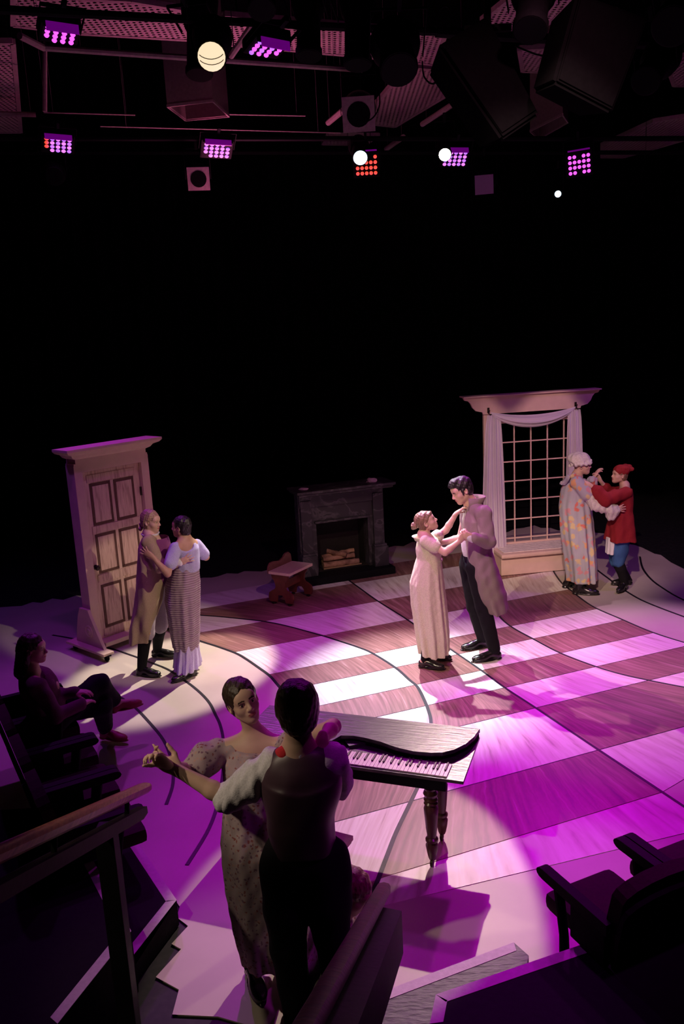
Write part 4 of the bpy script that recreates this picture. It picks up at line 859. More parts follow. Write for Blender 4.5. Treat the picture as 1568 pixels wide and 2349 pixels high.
class Person:
    def __init__(s, label, J, scale=1.0, female=True, face=(0, -1, 0), headup=(0, 0, 1), skin='skin', group=None):
        s.J = {k: np.array(v, float) for k, v in J.items()}; s.sc = scale; s.fem = female; s.skin = skin; J = s.J
        s.face = unit(face); s.hup = unit(headup); s.HF = frame(s.face, s.hup)
        foot = J.get('foot', (J['anR']+J['anL'])/2); s.root = thing('person', label, 'person', (float(foot[0]), float(foot[1]), s.J.get('ground', v3(0, 0, 0))[2]), 0, group)
        s.off = Vector(s.root.location)
        x = unit(J['shR']-J['shL']); z = unit((J['shR']+J['shL'])/2-J['pel']); y = np.cross(z, x); s.TF = np.stack([unit(np.cross(y, z)), unit(y), z], 1)
    def box(s, keys, m=.12):
        P = np.array([s.J[k] for k in keys]); return P.min(0)-m, P.max(0)+m
    def add(s, name, F, m, mats=None):
        me = F.mesh(name)
        if me is None: return None
        o = link(name, me, m if not mats else [m]+mats, s.root); o.location = -s.off; return o
    def hand(s, F, w, d, n, side, curl=(.5, .5, .55, .6), spread=.18, thumb=.5, k=.006, sz=None):
        """w wrist, d pointing direction, n palm normal, side +1/-1 puts the thumb along +/- cross(d, n)"""
        q = s.sc*(.95 if s.fem else 1.03) if sz is None else sz; d = unit(d); n = unit(np.array(n)-d*(np.array(n) @ d)); t = np.cross(d, n)*side
        pc = w+d*.045*q; F.ell(w+d*.048*q, np.stack([t, d, n], 1), (.040*q, .052*q, .017*q), .018)
        F.cone(w-d*.02, w+d*.03*q, .025*q, .028*q, .015, flat=(n, .72))
        F.ell(w+d*.03*q+t*.026*q+n*.008*q, np.stack([t, d, n], 1), (.020*q, .032*q, .016*q), .012)
        L = (.072, .080, .074, .058); r = .0092*q
        for i in range(4):
            o = w+d*(.088 if i in (1, 2) else .082)*q+t*(.028-.0187*i)*q; dd = unit(d+t*spread*(1.5-i)*.45); p = o-dd*.015
            c = curl[i]; a = 0.0; l3 = (.45, .31, .24); prev = p; F.cone(p, o, r*1.05, r*1.05, k); prev = o
            for j in range(3):
                a += c*(.9 if j == 0 else 1.15); e = dd*math.cos(a)+n*math.sin(a); nx = prev+e*L[i]*q*l3[j]; F.cone(prev, nx, r*(1-.08*j), r*(.92-.1*j), k*.7); prev = nx
        o = w+d*.022*q+t*.030*q+n*.006*q; e1 = unit(t*(.75-.3*thumb)+d*.75+n*(.25+.5*thumb)); e2 = unit(t*(.25-.35*thumb)+d*.95+n*(.2+.5*thumb))
        p1 = o+e1*.036*q; p2 = p1+e2*.030*q; p3 = p2+unit(e2+n*.15)*.024*q; F.cone(o, p1, .0135*q, .0115*q, k); F.cone(p1, p2, .011*q, .0100*q, k); F.cone(p2, p3, .0100*q, .0085*q, k)
    def head(s, F, h=None):
        J = s.J; q = s.sc*(.97 if s.fem else 1.02) if h is None else h; s.hq = q; H = s.HF; c = J['head']
        g = lambda x, y, z: c+H @ (np.array([x, y, z])*q)
        s.g = g; E = lambda p, r, k=.012, sg=1: F.ell(g(*p), H, np.array(r)*q, k*q, sg); Cn = lambda a, b, r1, r2, k=.01, sg=1: F.cone(g(*a), g(*b), r1*q, r2*q, k*q, sg)
        E((0, -.012, .030), (.076, .094, .086), .01); E((0, .030, -.030), (.060, .062, .078), .03)
        E((0, .052, -.080), (.034, .034, .030), .03); Cn((-.045, .0, -.062), (0, .062, -.092), .020, .020, .025); Cn((.045, .0, -.062), (0, .062, -.092), .020, .020, .025)
        E((0, .070, .030), (.050, .020, .030), .03)
        E((0, .078, .012), (.044, .012, .010), .014)
        for sx in (-1, 1):
            E((sx*.037, .052, -.032), (.022, .024, .020), .025)
            E((sx*.031, .094, -.002), (.016, .014, .010), .012, -1)
            E((sx*.031, .0745, -.003), (.0145, .0125, .0105), .005)
            E((sx*.077, -.008, -.012), (.009, .020, .031), .008); E((sx*.080, -.002, -.010), (.006, .010, .018), .006, -1)
            E((sx*.0125, .097, -.036), (.0075, .010, .0075), .006)
        Cn((0, .083, .012), (0, .106, -.028), .0075, .0115, .010); E((0, .107, -.031), (.010, .010, .009), .006)
        E((0, .086, -.058), (.022, .012, .016), .016)
        Cn((-.019, .088, -.0605), (.019, .088, -.0605), .0035, .0035, .004); E((0, .0955, -.0585), (.017, .0065, .0050), .004); E((0, .0945, -.0675), (.015, .0070, .0056), .004)
        Cn((-.024, .0945, -.0625), (.024, .0945, -.0625), .0016, .0016, .002, -1)
        E((0, .074, -.094), (.016, .015, .014), .016)
        nk = J['neck']; F.cone(g(0, -.022, -.045), nk, .048*q*(.94 if s.fem else 1.12), .052*q*(.94 if s.fem else 1.15), .025); F.cone(nk, lerp(nk, J['chest'], .25), .052*q, .07*q, .03)
    def eyes(s, look=(0, 1, 0)):
        g, H, q = s.g, s.HF, s.hq
        for sx in (-1, 1):
            c = g(sx*.031, .0755, -.0025); rd = .0118*q; bm = bmesh.new(); bmesh.ops.create_uvsphere(bm, u_segments=16, v_segments=12, radius=rd)
            R = frame(H @ (np.array(look)/np.linalg.norm(look)), s.hup); M_ = Matrix(((R[0][0], R[0][2], R[0][1]), (R[1][0], R[1][2], R[1][1]), (R[2][0], R[2][2], R[2][1])))
            for v in bm.verts: v.co = v.co
            for f in bm.faces: f.material_index = 1 if f.calc_center_median().z > rd*.86 else 0
            for v in bm.verts: v.co = M_ @ v.co+Vector(c)
            me = bpy.data.meshes.new('eye'); bm.to_mesh(me); bm.free(); o = link('eye', me, [M['eye_white'], M['iris']], s.body, True)
    def paint_face(s, o, hairmat):
        me = o.data; g, H, q = s.g, s.HF, s.hq; me.materials.append(M['lip']); me.materials.append(hairmat); n = len(me.polygons); cc = np.empty(n*3, np.float32); me.polygons.foreach_get('center', cc)
        L = (cc.reshape(-1, 3)-s.J['head']) @ H/q; mi = np.zeros(n, np.int32)
        lip = (L[:, 1] > .082) & (np.abs(L[:, 0]) < .022-(.35*np.abs(L[:, 2]+.063))) & (np.abs(L[:, 2]+.0630) < .0095*(1-(L[:, 0]/.026)**2)+.001); mi[lip] = 1
        ax = np.abs(L[:, 0]); by = .0175+.004*np.sin(np.clip((ax-.012)/.035, 0, 1)*PI); brow = (L[:, 1] > .05) & (ax > .012) & (ax < .048) & (np.abs(L[:, 2]-by) < .0042-.03*np.clip(ax-.03, 0, 1)); mi[brow] = 2
        lash = (L[:, 1] > .06) & (((ax-.031)/.0165)**2+((L[:, 2]-.0045)/.0035)**2 < 1) & (L[:, 2] > .004); mi[lash] = 2
        me.polygons.foreach_set('material_index', mi)
    def make_body(s, hair, hands=None, legs=True, h=.007, hf=.0042, bust=None, arms=True, torso=1.0, eyes=True, look=(0, 1, 0)):
        J, q = s.J, s.sc; P = np.array(list(J[k] for k in J if k not in ('foot', 'ground'))); lo, hi = P.min(0)-.16, P.max(0)+.16
        lo[2] = max(lo[2], min(J['toeL'][2], J['toeR'][2])-.06); hd = J['head']
        F = Field(lo, hi, h, (hd-.135, hd+.135), hf); T = s.TF; f = .88 if s.fem else 1.0; s.head(F)
        pe, ch = J['pel'], J['chest']; wa = lerp(pe, ch, .45)
        F.ell(pe, T, np.array((.160, .115, .125))*q*torso, .05); F.ell(wa, T, np.array((.125*f, .095, .14))*q*torso, .06); F.ell(ch, T, np.array((.150*f, .108, .165))*q*torso, .05)
        F.cone(J['shR'], J['shL'], .052*q*f, .052*q*f, .05); F.cone(J['shR'], J['neck'], .04*q*f, .045*q, .04); F.cone(J['shL'], J['neck'], .04*q*f, .045*q, .04)
        if s.fem:
            for sx in (-1, 1): F.ell(ch+T @ (np.array((sx*.068, .085, .01))*q), T, np.array((.058, .055, .058))*q, .03)
        if arms:
            for c in 'LR':
                a, e, w = J['sh'+c], J['el'+c], J['wr'+c]; m = lerp(e, w, .3)
                F.cone(a, e, .053*q*f, .040*q*f, .03); F.cone(e, m, .040*q*f, .041*q*f, .02); F.cone(m, w, .041*q*f, .026*q*f, .015)
        if hands:
            for c, kw in hands.items(): s.hand(F, J['wr'+c], **kw)
        if legs:
            for c in 'LR':
                a, k_, n_, t_ = J['hip'+c], J['kn'+c], J['an'+c], J['toe'+c]; m = lerp(k_, n_, .3)
                F.cone(a, k_, .088*q, .056*q, .04); F.cone(k_, m, .054*q, .056*q, .02); F.cone(m, n_, .056*q, .036*q, .02)
                F.cone(n_, t_, .032*q, .026*q, .02, flat=(v3(0, 0, 1), .8)); hl = n_-unit((t_-n_)*v3(1, 1, 0))*.035-v3(0, 0, .03); F.cone(n_, hl, .034*q, .03*q, .02)
        s.body = s.add('body', F, M[s.skin]); s.body.location = -s.off; s.paint_face(s.body, hair)
        if eyes: s.eyes(look)
        return s.body
    def hair_cap(s, m, r=(.084, .104, .094), face_cut=(.0, .120, -.028, .068, .075, .075), extra=None, low=-.03, bump=.004, seed=1, name='hair', h=.0055, ear=True):
        g, H, q = s.g, s.HF, s.hq; c = s.J['head']; F = Field(c-.30*q, c+.24*q, h)
        F.ell(g(0, -.020, .034), H, np.array(r)*q, 0)
        F.ell(g(0, -.045, -.015), H, np.array((r[0]*.93, r[1]*.62, .085))*q, .02*q)
        fx, fy, fz, rx, ry, rz = face_cut; F.ell(g(fx, fy, fz), H, np.array((rx, ry, rz))*q, .008*q, -1)
        if ear:
            for sx in (-1, 1): F.ell(g(sx*.085, .006, -.030), H, np.array((.022, .026, .038))*q, .006*q, -1)
        if extra: extra(F, g, H, q)
        F.ripple(bump, 260/q*.5, seed, c-.28*q, c+.22*q); return s.add(name, F, m)
    def shoe(s, c, m, boot=0.0, heel=.02, sc=1.0, name='shoe', round_=True):
        J, q = s.J, s.sc*sc; n_, t_ = J['an'+c], J['toe'+c]; d = unit(t_-n_) if abs((t_-n_)[2]) > .16 else unit((t_-n_)*v3(1, 1, 0)); up = unit(v3(0, 0, 1)-d*d[2]); sd = np.cross(d, up)
        sole = n_-up*(.075*q); P = np.array([n_, t_, sole]); F = Field(P.min(0)-.14-v3(0, 0, 0), P.max(0)+.14+v3(0, 0, boot), .0055)
        R = np.stack([sd, d, up], 1); F.ell(sole+d*.14*q+up*.028*q, R, np.array((.046, .085, .034))*q, .0); F.ell(sole-d*.02*q+up*.038*q, R, np.array((.036, .052, .045))*q, .03); F.cone(sole+d*.02*q+up*.06*q, sole+d*.10*q+up*.042*q, .036*q, .034*q, .03)
        F.ell(sole+d*.10*q+up*.004*q, R, np.array((.047, .135, .012))*q, .004); F.ell(sole-d*.035*q+up*.006*q, R, np.array((.037, .04, .022))*q, .004)
        if boot: F.cone(n_, n_+unit(J['kn'+c]-n_)*boot, .047*q, .054*q, .02)
        return s.add(name, F, m)
    def tubewear(s, name, m, chains, h=.0075, rip=0.0, fq=60, seed=3, k=.02, blobs=(), stacks=(), cuts=(), pad=.14, below=None):
        P = np.array([p for ch in chains for (p, r) in ch] + [b_[0] for b_ in blobs] + [np.array([l[1], l[2], l[0]]) for st_ in stacks for l in st_[0]]); ex = max([0]+[max(l[3], l[4]) for st_ in stacks for l in st_[0]])
        F = Field(P.min(0)-pad-v3(ex, ex, 0), P.max(0)+pad+v3(ex, ex, 0), h)
        for c_, R, r_, kk in blobs: F.ell(c_, R, r_, kk)
        for st_ in stacks: F.stack(st_[0], **st_[1])
        for ch in chains:
            for (a, r1), (b_, r2) in zip(ch, ch[1:]): F.cone(a, b_, r1, r2, k)
        if rip: F.ripple(rip, fq, seed)
        for fn in cuts: fn(F)
        if below is not None: F.cut_below(below)
        return s.add(name, F, m)

# fabrics
def fab(name, c, rough=.85, var=.12, sc=120, sc3=(1, 1, 1), bump=.2): return simple(name, c, rough, var, sc, .15, bump, sc3)
def floral(base, cols, scale, thr=.28, var2=None):
    def f(nt, b):
        v = coords(nt); n = nd(nt, 'ShaderNodeTexNoise'); n.inputs['Scale'].default_value = scale*1.2; n.inputs['Detail'].default_value = 3; nt.links.new(v, n.inputs['Vector'])
        ad = nd(nt, 'ShaderNodeMixRGB', blend_type='ADD'); ad.inputs[0].default_value = 1.3/scale; nt.links.new(v, ad.inputs[1]); nt.links.new(n.outputs['Color'], ad.inputs[2])
        vo = nd(nt, 'ShaderNodeTexVoronoi'); vo.inputs['Scale'].default_value = scale; nt.links.new(ad.outputs[0], vo.inputs['Vector'])
        sp = nd(nt, 'ShaderNodeSeparateColor'); nt.links.new(vo.outputs['Color'], sp.inputs[0]); r = ramp(nt, [(i/len(cols), c) for i, c in enumerate(cols)]); r.color_ramp.interpolation = 'CONSTANT'; nt.links.new(sp.outputs[0], r.inputs[0])
        m = nd(nt, 'ShaderNodeMapRange'); m.inputs[1].default_value = thr; m.inputs[2].default_value = thr*1.5; nt.links.new(vo.outputs['Distance'], m.inputs[0])
        mx = nd(nt, 'ShaderNodeMixRGB'); mx.inputs[2].default_value = (*base, 1); nt.links.new(m.outputs[0], mx.inputs[0]); nt.links.new(r.outputs[0], mx.inputs[1]); nt.links.new(mx.outputs[0], b.inputs['Base Color'])
    return f
M['shoe'] = mat('black_leather', (.010, .009, .010), .25, .6); M['stocking'] = fab('black_stocking', (.008, .007, .009)); M['trouser'] = fab('black_trousers', (.010, .009, .012))
M['dress_cream'] = fab('cream_cotton', (.62, .56, .42)); M['coat_taupe'] = fab('taupe_wool', (.27, .21, .20), sc=300, sc3=(1, 1, 1)); M['shirt_white'] = fab('white_shirt', (.66, .64, .68))
M['coat_tan'] = fab('tan_canvas', (.36, .27, .18)); M['vest_purple'] = fab('plum_vest', (.20, .05, .16)); M['breeches'] = fab('pale_breeches', (.42, .36, .42))
M['lavender'] = fab('lavender_jersey', (.42, .40, .62)); M['ruffle'] = fab('pale_violet_ruffle', (.52, .46, .68))
def waffle(nt, b):
    v = coords(nt, (1, 1, 1)); w = nd(nt, 'ShaderNodeTexWave', wave_type='BANDS', bands_direction='Z'); w.inputs['Scale'].default_value = 14; w.inputs['Distortion'].default_value = .6; nt.links.new(v, w.inputs['Vector'])
    r = ramp(nt, [(.3, (.30, .22, .25)), (.7, (.42, .33, .37))]); nt.links.new(w.outputs[0], r.inputs[0]); nt.links.new(r.outputs[0], b.inputs['Base Color'])
    bp = nd(nt, 'ShaderNodeBump'); bp.inputs['Distance'].default_value = .006; nt.links.new(w.outputs[0], bp.inputs['Height']); nt.links.new(bp.outputs[0], b.inputs['Normal'])
M['waffle'] = mat('mauve_waffle_knit', (.4, .3, .35), .9, .1, build=waffle)
M['gown'] = mat('floral_gown', (.6, .6, .6), .85, .15, build=floral((.40, .40, .44), [(.62, .18, .14), (.66, .36, .18), (.62, .50, .26), (.58, .28, .30), (.40, .40, .44)], 13, .34))
M['cap_white'] = fab('white_mob_cap', (.62, .60, .54), sc=60); M['red_cloth'] = fab('red_tunic', (.24, .018, .024)); M['red_dark'] = fab('red_knit_cap', (.26, .022, .026), sc=60)
M['blue_cloth'] = fab('blue_breeches', (.045, .11, .28)); M['peasant'] = mat('small_floral_cotton', (.4, .3, .3), .85, .15, build=floral((.44, .34, .36), [(.30, .10, .10), (.50, .32, .30), (.22, .12, .18), (.44, .34, .36)], 55, .30))
M['vest_brown'] = mat('satin_brown_vest', (.12, .06, .08), .42, .4, build=noise_col([(.3, (.055, .028, .042)), (.7, (.095, .05, .070))], 6)); M['purple_top'] = fab('plum_top', (.13, .035, .085)); M['red_shoe'] = mat('red_strap_shoe', (.30, .05, .05), .5)
M['gold'] = mat('gold_button', (.75, .5, .2), .3, .5, .9); M['red_lining'] = fab('red_lining', (.55, .03, .04))
UP = v3(0, 0, 1)
def Wp(u, v, y): return np.array(W(u, v, y))
# ---- centre pair: man in taupe coat
yc = 7.95
J = dict(head=Wp(1058, 1124, yc-.02), neck=Wp(1079, 1153, yc), chest=Wp(1092, 1200, yc), pel=Wp(1086, 1288, yc+.02), shL=Wp(1108, 1178, yc-.17), shR=Wp(1072, 1177, yc+.17), elL=Wp(1119, 1244, yc-.28), wrL=Wp(1084, 1234, yc-.38),
         elR=Wp(1056, 1236, yc+.16), wrR=Wp(1012, 1244, yc+.06), hipL=Wp(1090, 1298, yc-.08), hipR=Wp(1076, 1296, yc+.10), knL=Wp(1108, 1392, yc-.10), knR=Wp(1088, 1392, yc+.12), anL=Wp(1133, 1491, yc-.12), anR=Wp(1106, 1479, yc+.22), toeL=Wp(1095, 1508, yc-.16), toeR=Wp(1075, 1490, yc+.18))
J['anL'][2] = .085; J['anR'][2] = .085; J['toeL'][2] = .035; J['toeR'][2] = .035; J['foot'] = (J['anL']+J['anR'])/2*v3(1, 1, 0)
cm = Person('man in a long taupe coat and black trousers dancing with a woman in cream', J, 1.02, False, face=(-.86, -.25, -.42), headup=(-.35, 0, .93))
hc = J['wrL']+v3(-.085, -.01, .055)
cm.make_body(M['hair_black'], hands=dict(L=dict(d=(-.85, -.15, .42), n=(-.1, .9, .35), side=1, curl=(.75, .8, .85, .85), thumb=.3), R=dict(d=(-.95, -.2, .05), n=(-.1, -.9, .1), side=-1, curl=(.3, .3, .3, .3))), h=.008)
def quiff(F, g, H, q):
    F.ell(g(0, .03, .105), H, np.array((.055, .05, .03))*q, .02); F.ell(g(.0, .07, .085), H, np.array((.045, .03, .025))*q, .02)
    for sx in (-1, 1): F.cone(g(sx*.074, .018, .01), g(sx*.072, .028, -.035), .010*q, .006*q, .01)
cm.hair_cap(M['hair_black'], r=(.083, .103, .093), face_cut=(0, .115, -.030, .075, .080, .080), extra=quiff, bump=.004)
T = cm.TF
for c in 'LR': cm.shoe(c, M['shoe'], sc=1.05)
cm.tubewear('trousers', M['trouser'], [[(J['hipL'], .105), (J['knL'], .078), (J['anL']+v3(0, 0, .03), .062)], [(J['hipR'], .105), (J['knR'], .078), (J['anR']+v3(0, 0, .03), .062)]], rip=.004, fq=40, blobs=[(J['pel'], T, np.array((.165, .125, .12)), .04)], below=.05)
cm.tubewear('shirt_front', M['shirt_white'], [], blobs=[(lerp(J['pel'], J['chest'], .52)+T @ v3(0, .034, 0), T, np.array((.11, .105, .23)), .02)], cuts=[])
def coatcut(F):
    # front opening below the waist: legs show
    p = J['pel']; sl, X, Y, Z = F.sub([a[0] for a in F.ax], [a[-1] for a in F.ax])
    edge_x = np.interp(Z, [.3, .45, .75, 1.0, 1.12, 1.5], [1.30, 1.275, 1.24, 1.22, 1.205, 1.17]); d = (edge_x-X)+0*Y
    d = np.where(Z > 1.45, -1.0, d); F.D = np.maximum(F.D, d.astype(np.float32))
cz = lambda u, v, y: Wp(u, v, y)
def ring(uL, uR, v, y, ry): a, b_ = Wp(uL, v, y), Wp(uR, v, y); return (float((a[2]+b_[2])/2), float((a[0]+b_[0])/2), float(y), float(abs(b_[0]-a[0])/2), ry)
coat_lv = [ring(1102, 1163, 1396, yc, .22), ring(1083, 1158, 1360, yc, .24), ring(1068, 1143, 1310, yc, .23), ring(1058, 1128, 1262, yc, .20), ring(1056, 1126, 1225, yc, .20), ring(1060, 1124, 1190, yc, .19), ring(1070, 1112, 1166, yc, .12)]
cm.tubewear('coat', M['coat_taupe'], [[(J['shL'], .075), (J['elL'], .066), (J['wrL']+v3(.01, 0, 0), .050)], [(J['shR'], .07), (J['elR'], .062), (J['wrR']+v3(.03, 0, 0), .048)], [(J['shL'], .072), (J['shR'], .072)], [(J['shL'], .070), (J['neck']+v3(.01, 0, -.035), .068)], [(J['shR'], .068), (J['neck']+v3(.01, 0, -.035), .068)]], rip=.007, fq=34, stacks=[(coat_lv, dict(k=.02, folds=7, amp=.07, ph=1.0, foldz=1.0))], cuts=[coatcut], below=.33)
# stand-up collar
def collar(P_, name, m, c0, r, z0, z1, lean, open_dir, gap=.9, th=.012):
    bm = bmesh.new(); n = 22; ga = math.atan2(open_dir[1], open_dir[0]); rows = []
    for i in range(n+1):
        a = ga+gap/2+(2*PI-gap)*i/n; ca, sa = math.cos(a), math.sin(a)
        rows.append([bm.verts.new((c0[0]+ca*rr+lean[0]*(z-z0), c0[1]+sa*rr+lean[1]*(z-z0), z)) for rr, z in ((r+th, z0), (r*1.02+th, (z0+z1)/2), (r*1.25+th, z1), (r*1.22, z1), (r*1.0, (z0+z1)/2), (r, z0))])
    for a, c in zip(rows, rows[1:]):
        for k in range(6): bm.faces.new((a[k], a[(k+1) % 6], c[(k+1) % 6], c[k]))
    bm.faces.new(rows[0]); bm.faces.new(rows[-1][::-1]); bmesh.ops.recalc_face_normals(bm, faces=bm.faces); me = bpy.data.meshes.new(name); bm.to_mesh(me); bm.free(); o = link(name, me, m, P_.root, True); o.location = -P_.off
nk = J['neck']; collar(cm, 'coat_collar', M['coat_taupe'], (nk[0]+.02, nk[1]), .085, nk[2]-.06, nk[2]+.06, (.1, 0), (-1, -.3), 1.3)
wl = cm.J['wrL']; cm.tubewear('shirt_cuff', M['shirt_white'], [[(wl+v3(-.005, 0, -.01), .036), (wl+v3(-.03, 0, .01), .037)]], pad=.06, h=.006)

# ---- centre pair: woman in cream dress
yw = 7.76
J = dict(head=Wp(977, 1196, yw), neck=Wp(971, 1226, yw), chest=Wp(980, 1262, yw), pel=Wp(982, 1335, yw), shR=Wp(976, 1242, yw-.14), shL=Wp(988, 1240, yw+.15), elR=Wp(1020, 1267, yw-.22), wrR=Wp(1055, 1240, yw-.18),
         elL=Wp(1022, 1216, yw+.17), wrL=Wp(1046, 1178, yw+.15), hipR=Wp(980, 1345, yw-.08), hipL=Wp(985, 1345, yw+.08), knR=Wp(986, 1425, yw-.04), knL=Wp(992, 1425, yw+.10), anR=Wp(973, 1508, yw-.06), anL=Wp(990, 1496, yw+.16), toeR=Wp(994, 1527, yw-.10), toeL=Wp(1012, 1505, yw+.12))
J['anR'][2] = .085; J['anL'][2] = .085; J['toeR'][2] = .03; J['toeL'][2] = .03; J['foot'] = (J['anL']+J['anR'])/2*v3(1, 1, 0)
lw = Person('woman in a long cream empire-waist dress looking up at the man in the taupe coat', J, .92, True, face=(.87, -.12, .38), headup=(-.36, 0, .93))
lw.make_body(M['hair_brown'], hands=dict(R=dict(d=(.45, -.25, .85), n=(-.2, .95, .1), side=-1, curl=(.6, .6, .65, .7), thumb=.2), L=dict(d=(.45, .1, .3), n=(.6, -.1, -.7), side=1, curl=(.3, .3, .3, .3))), h=.008, hf=.0045)
def bun(F, g, H, q):
    for i, (x, y, z, r) in enumerate(((0, -.130, .005, .034), (.018, -.150, .015, .022), (-.016, -.152, .02, .022), (0, -.155, -.008, .024), (.0, -.140, .030, .022))): F.ell(g(x, y, z), H, np.array((r, r, r*.9))*q, .006)
    F.cone(g(0, -.08, .01), g(0, -.125, .008), .04*q, .025*q, .02); F.ell(g(0, .065, .062), H, np.array((.060, .030, .030))*q, .015)
lw.hair_cap(M['hair_brown'], r=(.083, .100, .092), face_cut=(0, .125, -.030, .072, .078, .078), extra=bun, bump=.004)
for c in 'LR': lw.shoe(c, M['shoe'])
for c in 'LR': lw.tubewear('stocking', M['stocking'], [[(J['kn'+c], .055), (lerp(J['kn'+c], J['an'+c], .3), .056), (J['an'+c], .040)]])
dl = [ring(961, 1028, 1494, yw+.02, .22), ring(954, 1027, 1450, yw, .22), ring(943, 1022, 1385, yw, .21), ring(940, 1017, 1335, yw, .19), ring(949, 1013, 1298, yw, .165), ring(955, 1011, 1278, yw, .15), ring(953, 1013, 1258, yw, .155), ring(957, 1003, 1236, yw, .15)]
lw.tubewear('dress', M['dress_cream'], [[(J['shR'], .060), (lerp(J['shR'], J['elR'], .45), .066)], [(J['shL'], .058), (lerp(J['shL'], J['elL'], .45), .062)], [(J['shR'], .045), (J['shL'], .045)]], rip=.003, fq=60, k=.015,
            stacks=[(dl, dict(k=.01, folds=11, amp=.085, ph=.5, foldz=1.15))])
z_ = Wp(985, 1284, yw); lw.tubewear('waist_ribbon', M['dress_cream'], [], stacks=[([(z_[2]-.012, z_[0]-.004, yw, .129, .132), (z_[2]+.012, z_[0]-.004, yw, .129, .132)], dict(k=0))], pad=.05)
collar(lw, 'neck_ruffle', M['dress_cream'], (J['neck'][0]-.005, J['neck'][1]), .075, J['neck'][2]-.055, J['neck'][2]-.015, (-.2, 0), (1, 0), 2.2, .008)

# ---- right pair: person in floral gown and mob cap
ym = 9.87
J = dict(head=Wp(1333, 1066, ym), neck=Wp(1322, 1092, ym), chest=Wp(1318, 1128, ym), pel=Wp(1322, 1205, ym), shR=Wp(1322, 1106, ym-.17), shL=Wp(1322, 1106, ym+.17), elR=Wp(1368, 1160, ym-.22), wrR=Wp(1405, 1168, ym-.20), elL=Wp(1345, 1122, ym+.12), wrL=Wp(1361, 1096, ym+.02),
         hipR=Wp(1322, 1210, ym-.09), hipL=Wp(1322, 1210, ym+.09), knR=Wp(1328, 1275, ym-.10), knL=Wp(1312, 1275, ym+.10), anR=Wp(1327, 1340, ym-.14), anL=Wp(1303, 1328, ym+.14), toeR=Wp(1355, 1352, ym-.18), toeL=Wp(1318, 1336, ym+.14))
J['anR'][2] = .09; J['anL'][2] = .09; J['toeR'][2] = .035; J['toeL'][2] = .035; J['foot'] = (J['anL']+J['anR'])/2*v3(1, 1, 0)
mb = Person('person in floral gown and white frilled mob cap dancing beside the stage window', J, .97, False, face=(.97, -.22, .0), headup=(-.02, 0, 1))
mb.make_body(M['hair_brown'], hands=dict(R=dict(d=(.95, -.05, .05), n=(.0, .95, .1), side=-1, curl=(.12, .12, .12, .15), spread=.5), L=dict(d=(.5, 0, .85), n=(.8, 0, -.3), side=1, curl=(.3, .35, .4, .5))), h=.009, hf=.006)
g, H, q = mb.g, mb.HF, mb.hq; c = J['head']; F = Field(c-.20, c+.24, .006)
F.ell(g(0, -.035, .075), H, np.array((.115, .130, .088))*q, .0); F.ell(g(0, -.02, .03), H, np.array((.095, .115, .06))*q, .02)
for i in range(26):
    a = 2*PI*i/26; rr = .012 if i % 2 else .018; F.ell(g(.108*math.cos(a), -.012+.125*math.sin(a), .016+.012*math.sin(a)+(.010 if i % 2 else -.006)), H, np.array((rr, rr, .020))*q, .008)
F.ripple(.010, 55, 4); mb.add('mob_cap', F, M['cap_white'])
for c in 'LR': mb.shoe(c, M['shoe'], sc=1.1, boot=.14)
for c in 'LR': mb.tubewear('stocking', M['stocking'], [[(J['kn'+c], .055), (J['an'+c], .046)]])
gl = [ring(1302, 1366, 1330, ym, .22), ring(1296, 1364, 1280, ym, .23), ring(1286, 1360, 1215, ym, .22), ring(1283, 1354, 1160, ym, .20), ring(1288, 1348, 1120, ym, .19), ring(1300, 1340, 1098, ym, .15)]
mb.tubewear('gown', M['gown'], [[(J['shR'], .078), (lerp(J['shR'], J['elR'], .5), .085)], [(J['shL'], .075), (lerp(J['shL'], J['elL'], .5), .08)], [(J['shR'], .065), (J['shL'], .065)]], rip=.006, fq=30, stacks=[(gl, dict(k=.02, folds=9, amp=.08, ph=2.1))], h=.009)
mb.tubewear('sleeve', M['cap_white'], [[(lerp(J['shR'], J['elR'], .5), .070), (J['elR'], .070), (lerp(J['elR'], J['wrR'], .7), .072), (J['wrR']+v3(-.01, 0, -.015), .080), (J['wrR']+v3(-.015, 0, -.08), .060)]], rip=.012, fq=60)
mb.tubewear('sleeve', M['gown'], [[(lerp(J['shL'], J['elL'], .4), .075), (J['elL'], .075), (J['wrL']+v3(-.02, 0, -.05), .070)]], rip=.012, fq=60, seed=8)
fr_ = Wp(1296, 1103, ym-.1); mb.tubewear('shoulder_frill', M['gown'], [[(Wp(1290, 1108, ym-.05), .030), (Wp(1302, 1096, ym-.12), .028), (Wp(1316, 1090, ym-.14), .025)]], rip=.012, fq=90)

# ---- right pair: woman in red
yr = 9.86
J = dict(head=Wp(1420, 1089, yr), neck=Wp(1432, 1113, yr), chest=Wp(1433, 1148, yr), pel=Wp(1424, 1218, yr), shL=Wp(1435, 1130, yr-.13), shR=Wp(1428, 1126, yr+.14), elL=Wp(1386, 1146, yr-.24), wrL=Wp(1352, 1112, yr-.20), elR=Wp(1396, 1130, yr+.10), wrR=Wp(1376, 1102, yr+.03),
         hipL=Wp(1424, 1225, yr-.07), hipR=Wp(1418, 1225, yr+.08), knL=Wp(1418, 1286, yr-.06), knR=Wp(1410, 1284, yr+.10), anL=Wp(1432, 1338, yr-.06), anR=Wp(1438, 1326, yr+.14), toeL=Wp(1423, 1354, yr-.14), toeR=Wp(1416, 1338, yr+.14))
J['anL'][2] = .09; J['anR'][2] = .09; J['toeL'][2] = .03; J['toeR'][2] = .03; J['foot'] = (J['anL']+J['anR'])/2*v3(1, 1, 0)
rd_ = Person('smiling woman in a red tunic, red cap and blue breeches at the right', J, .90, True, face=(-.95, -.18, .12), headup=(.1, 0, 1))
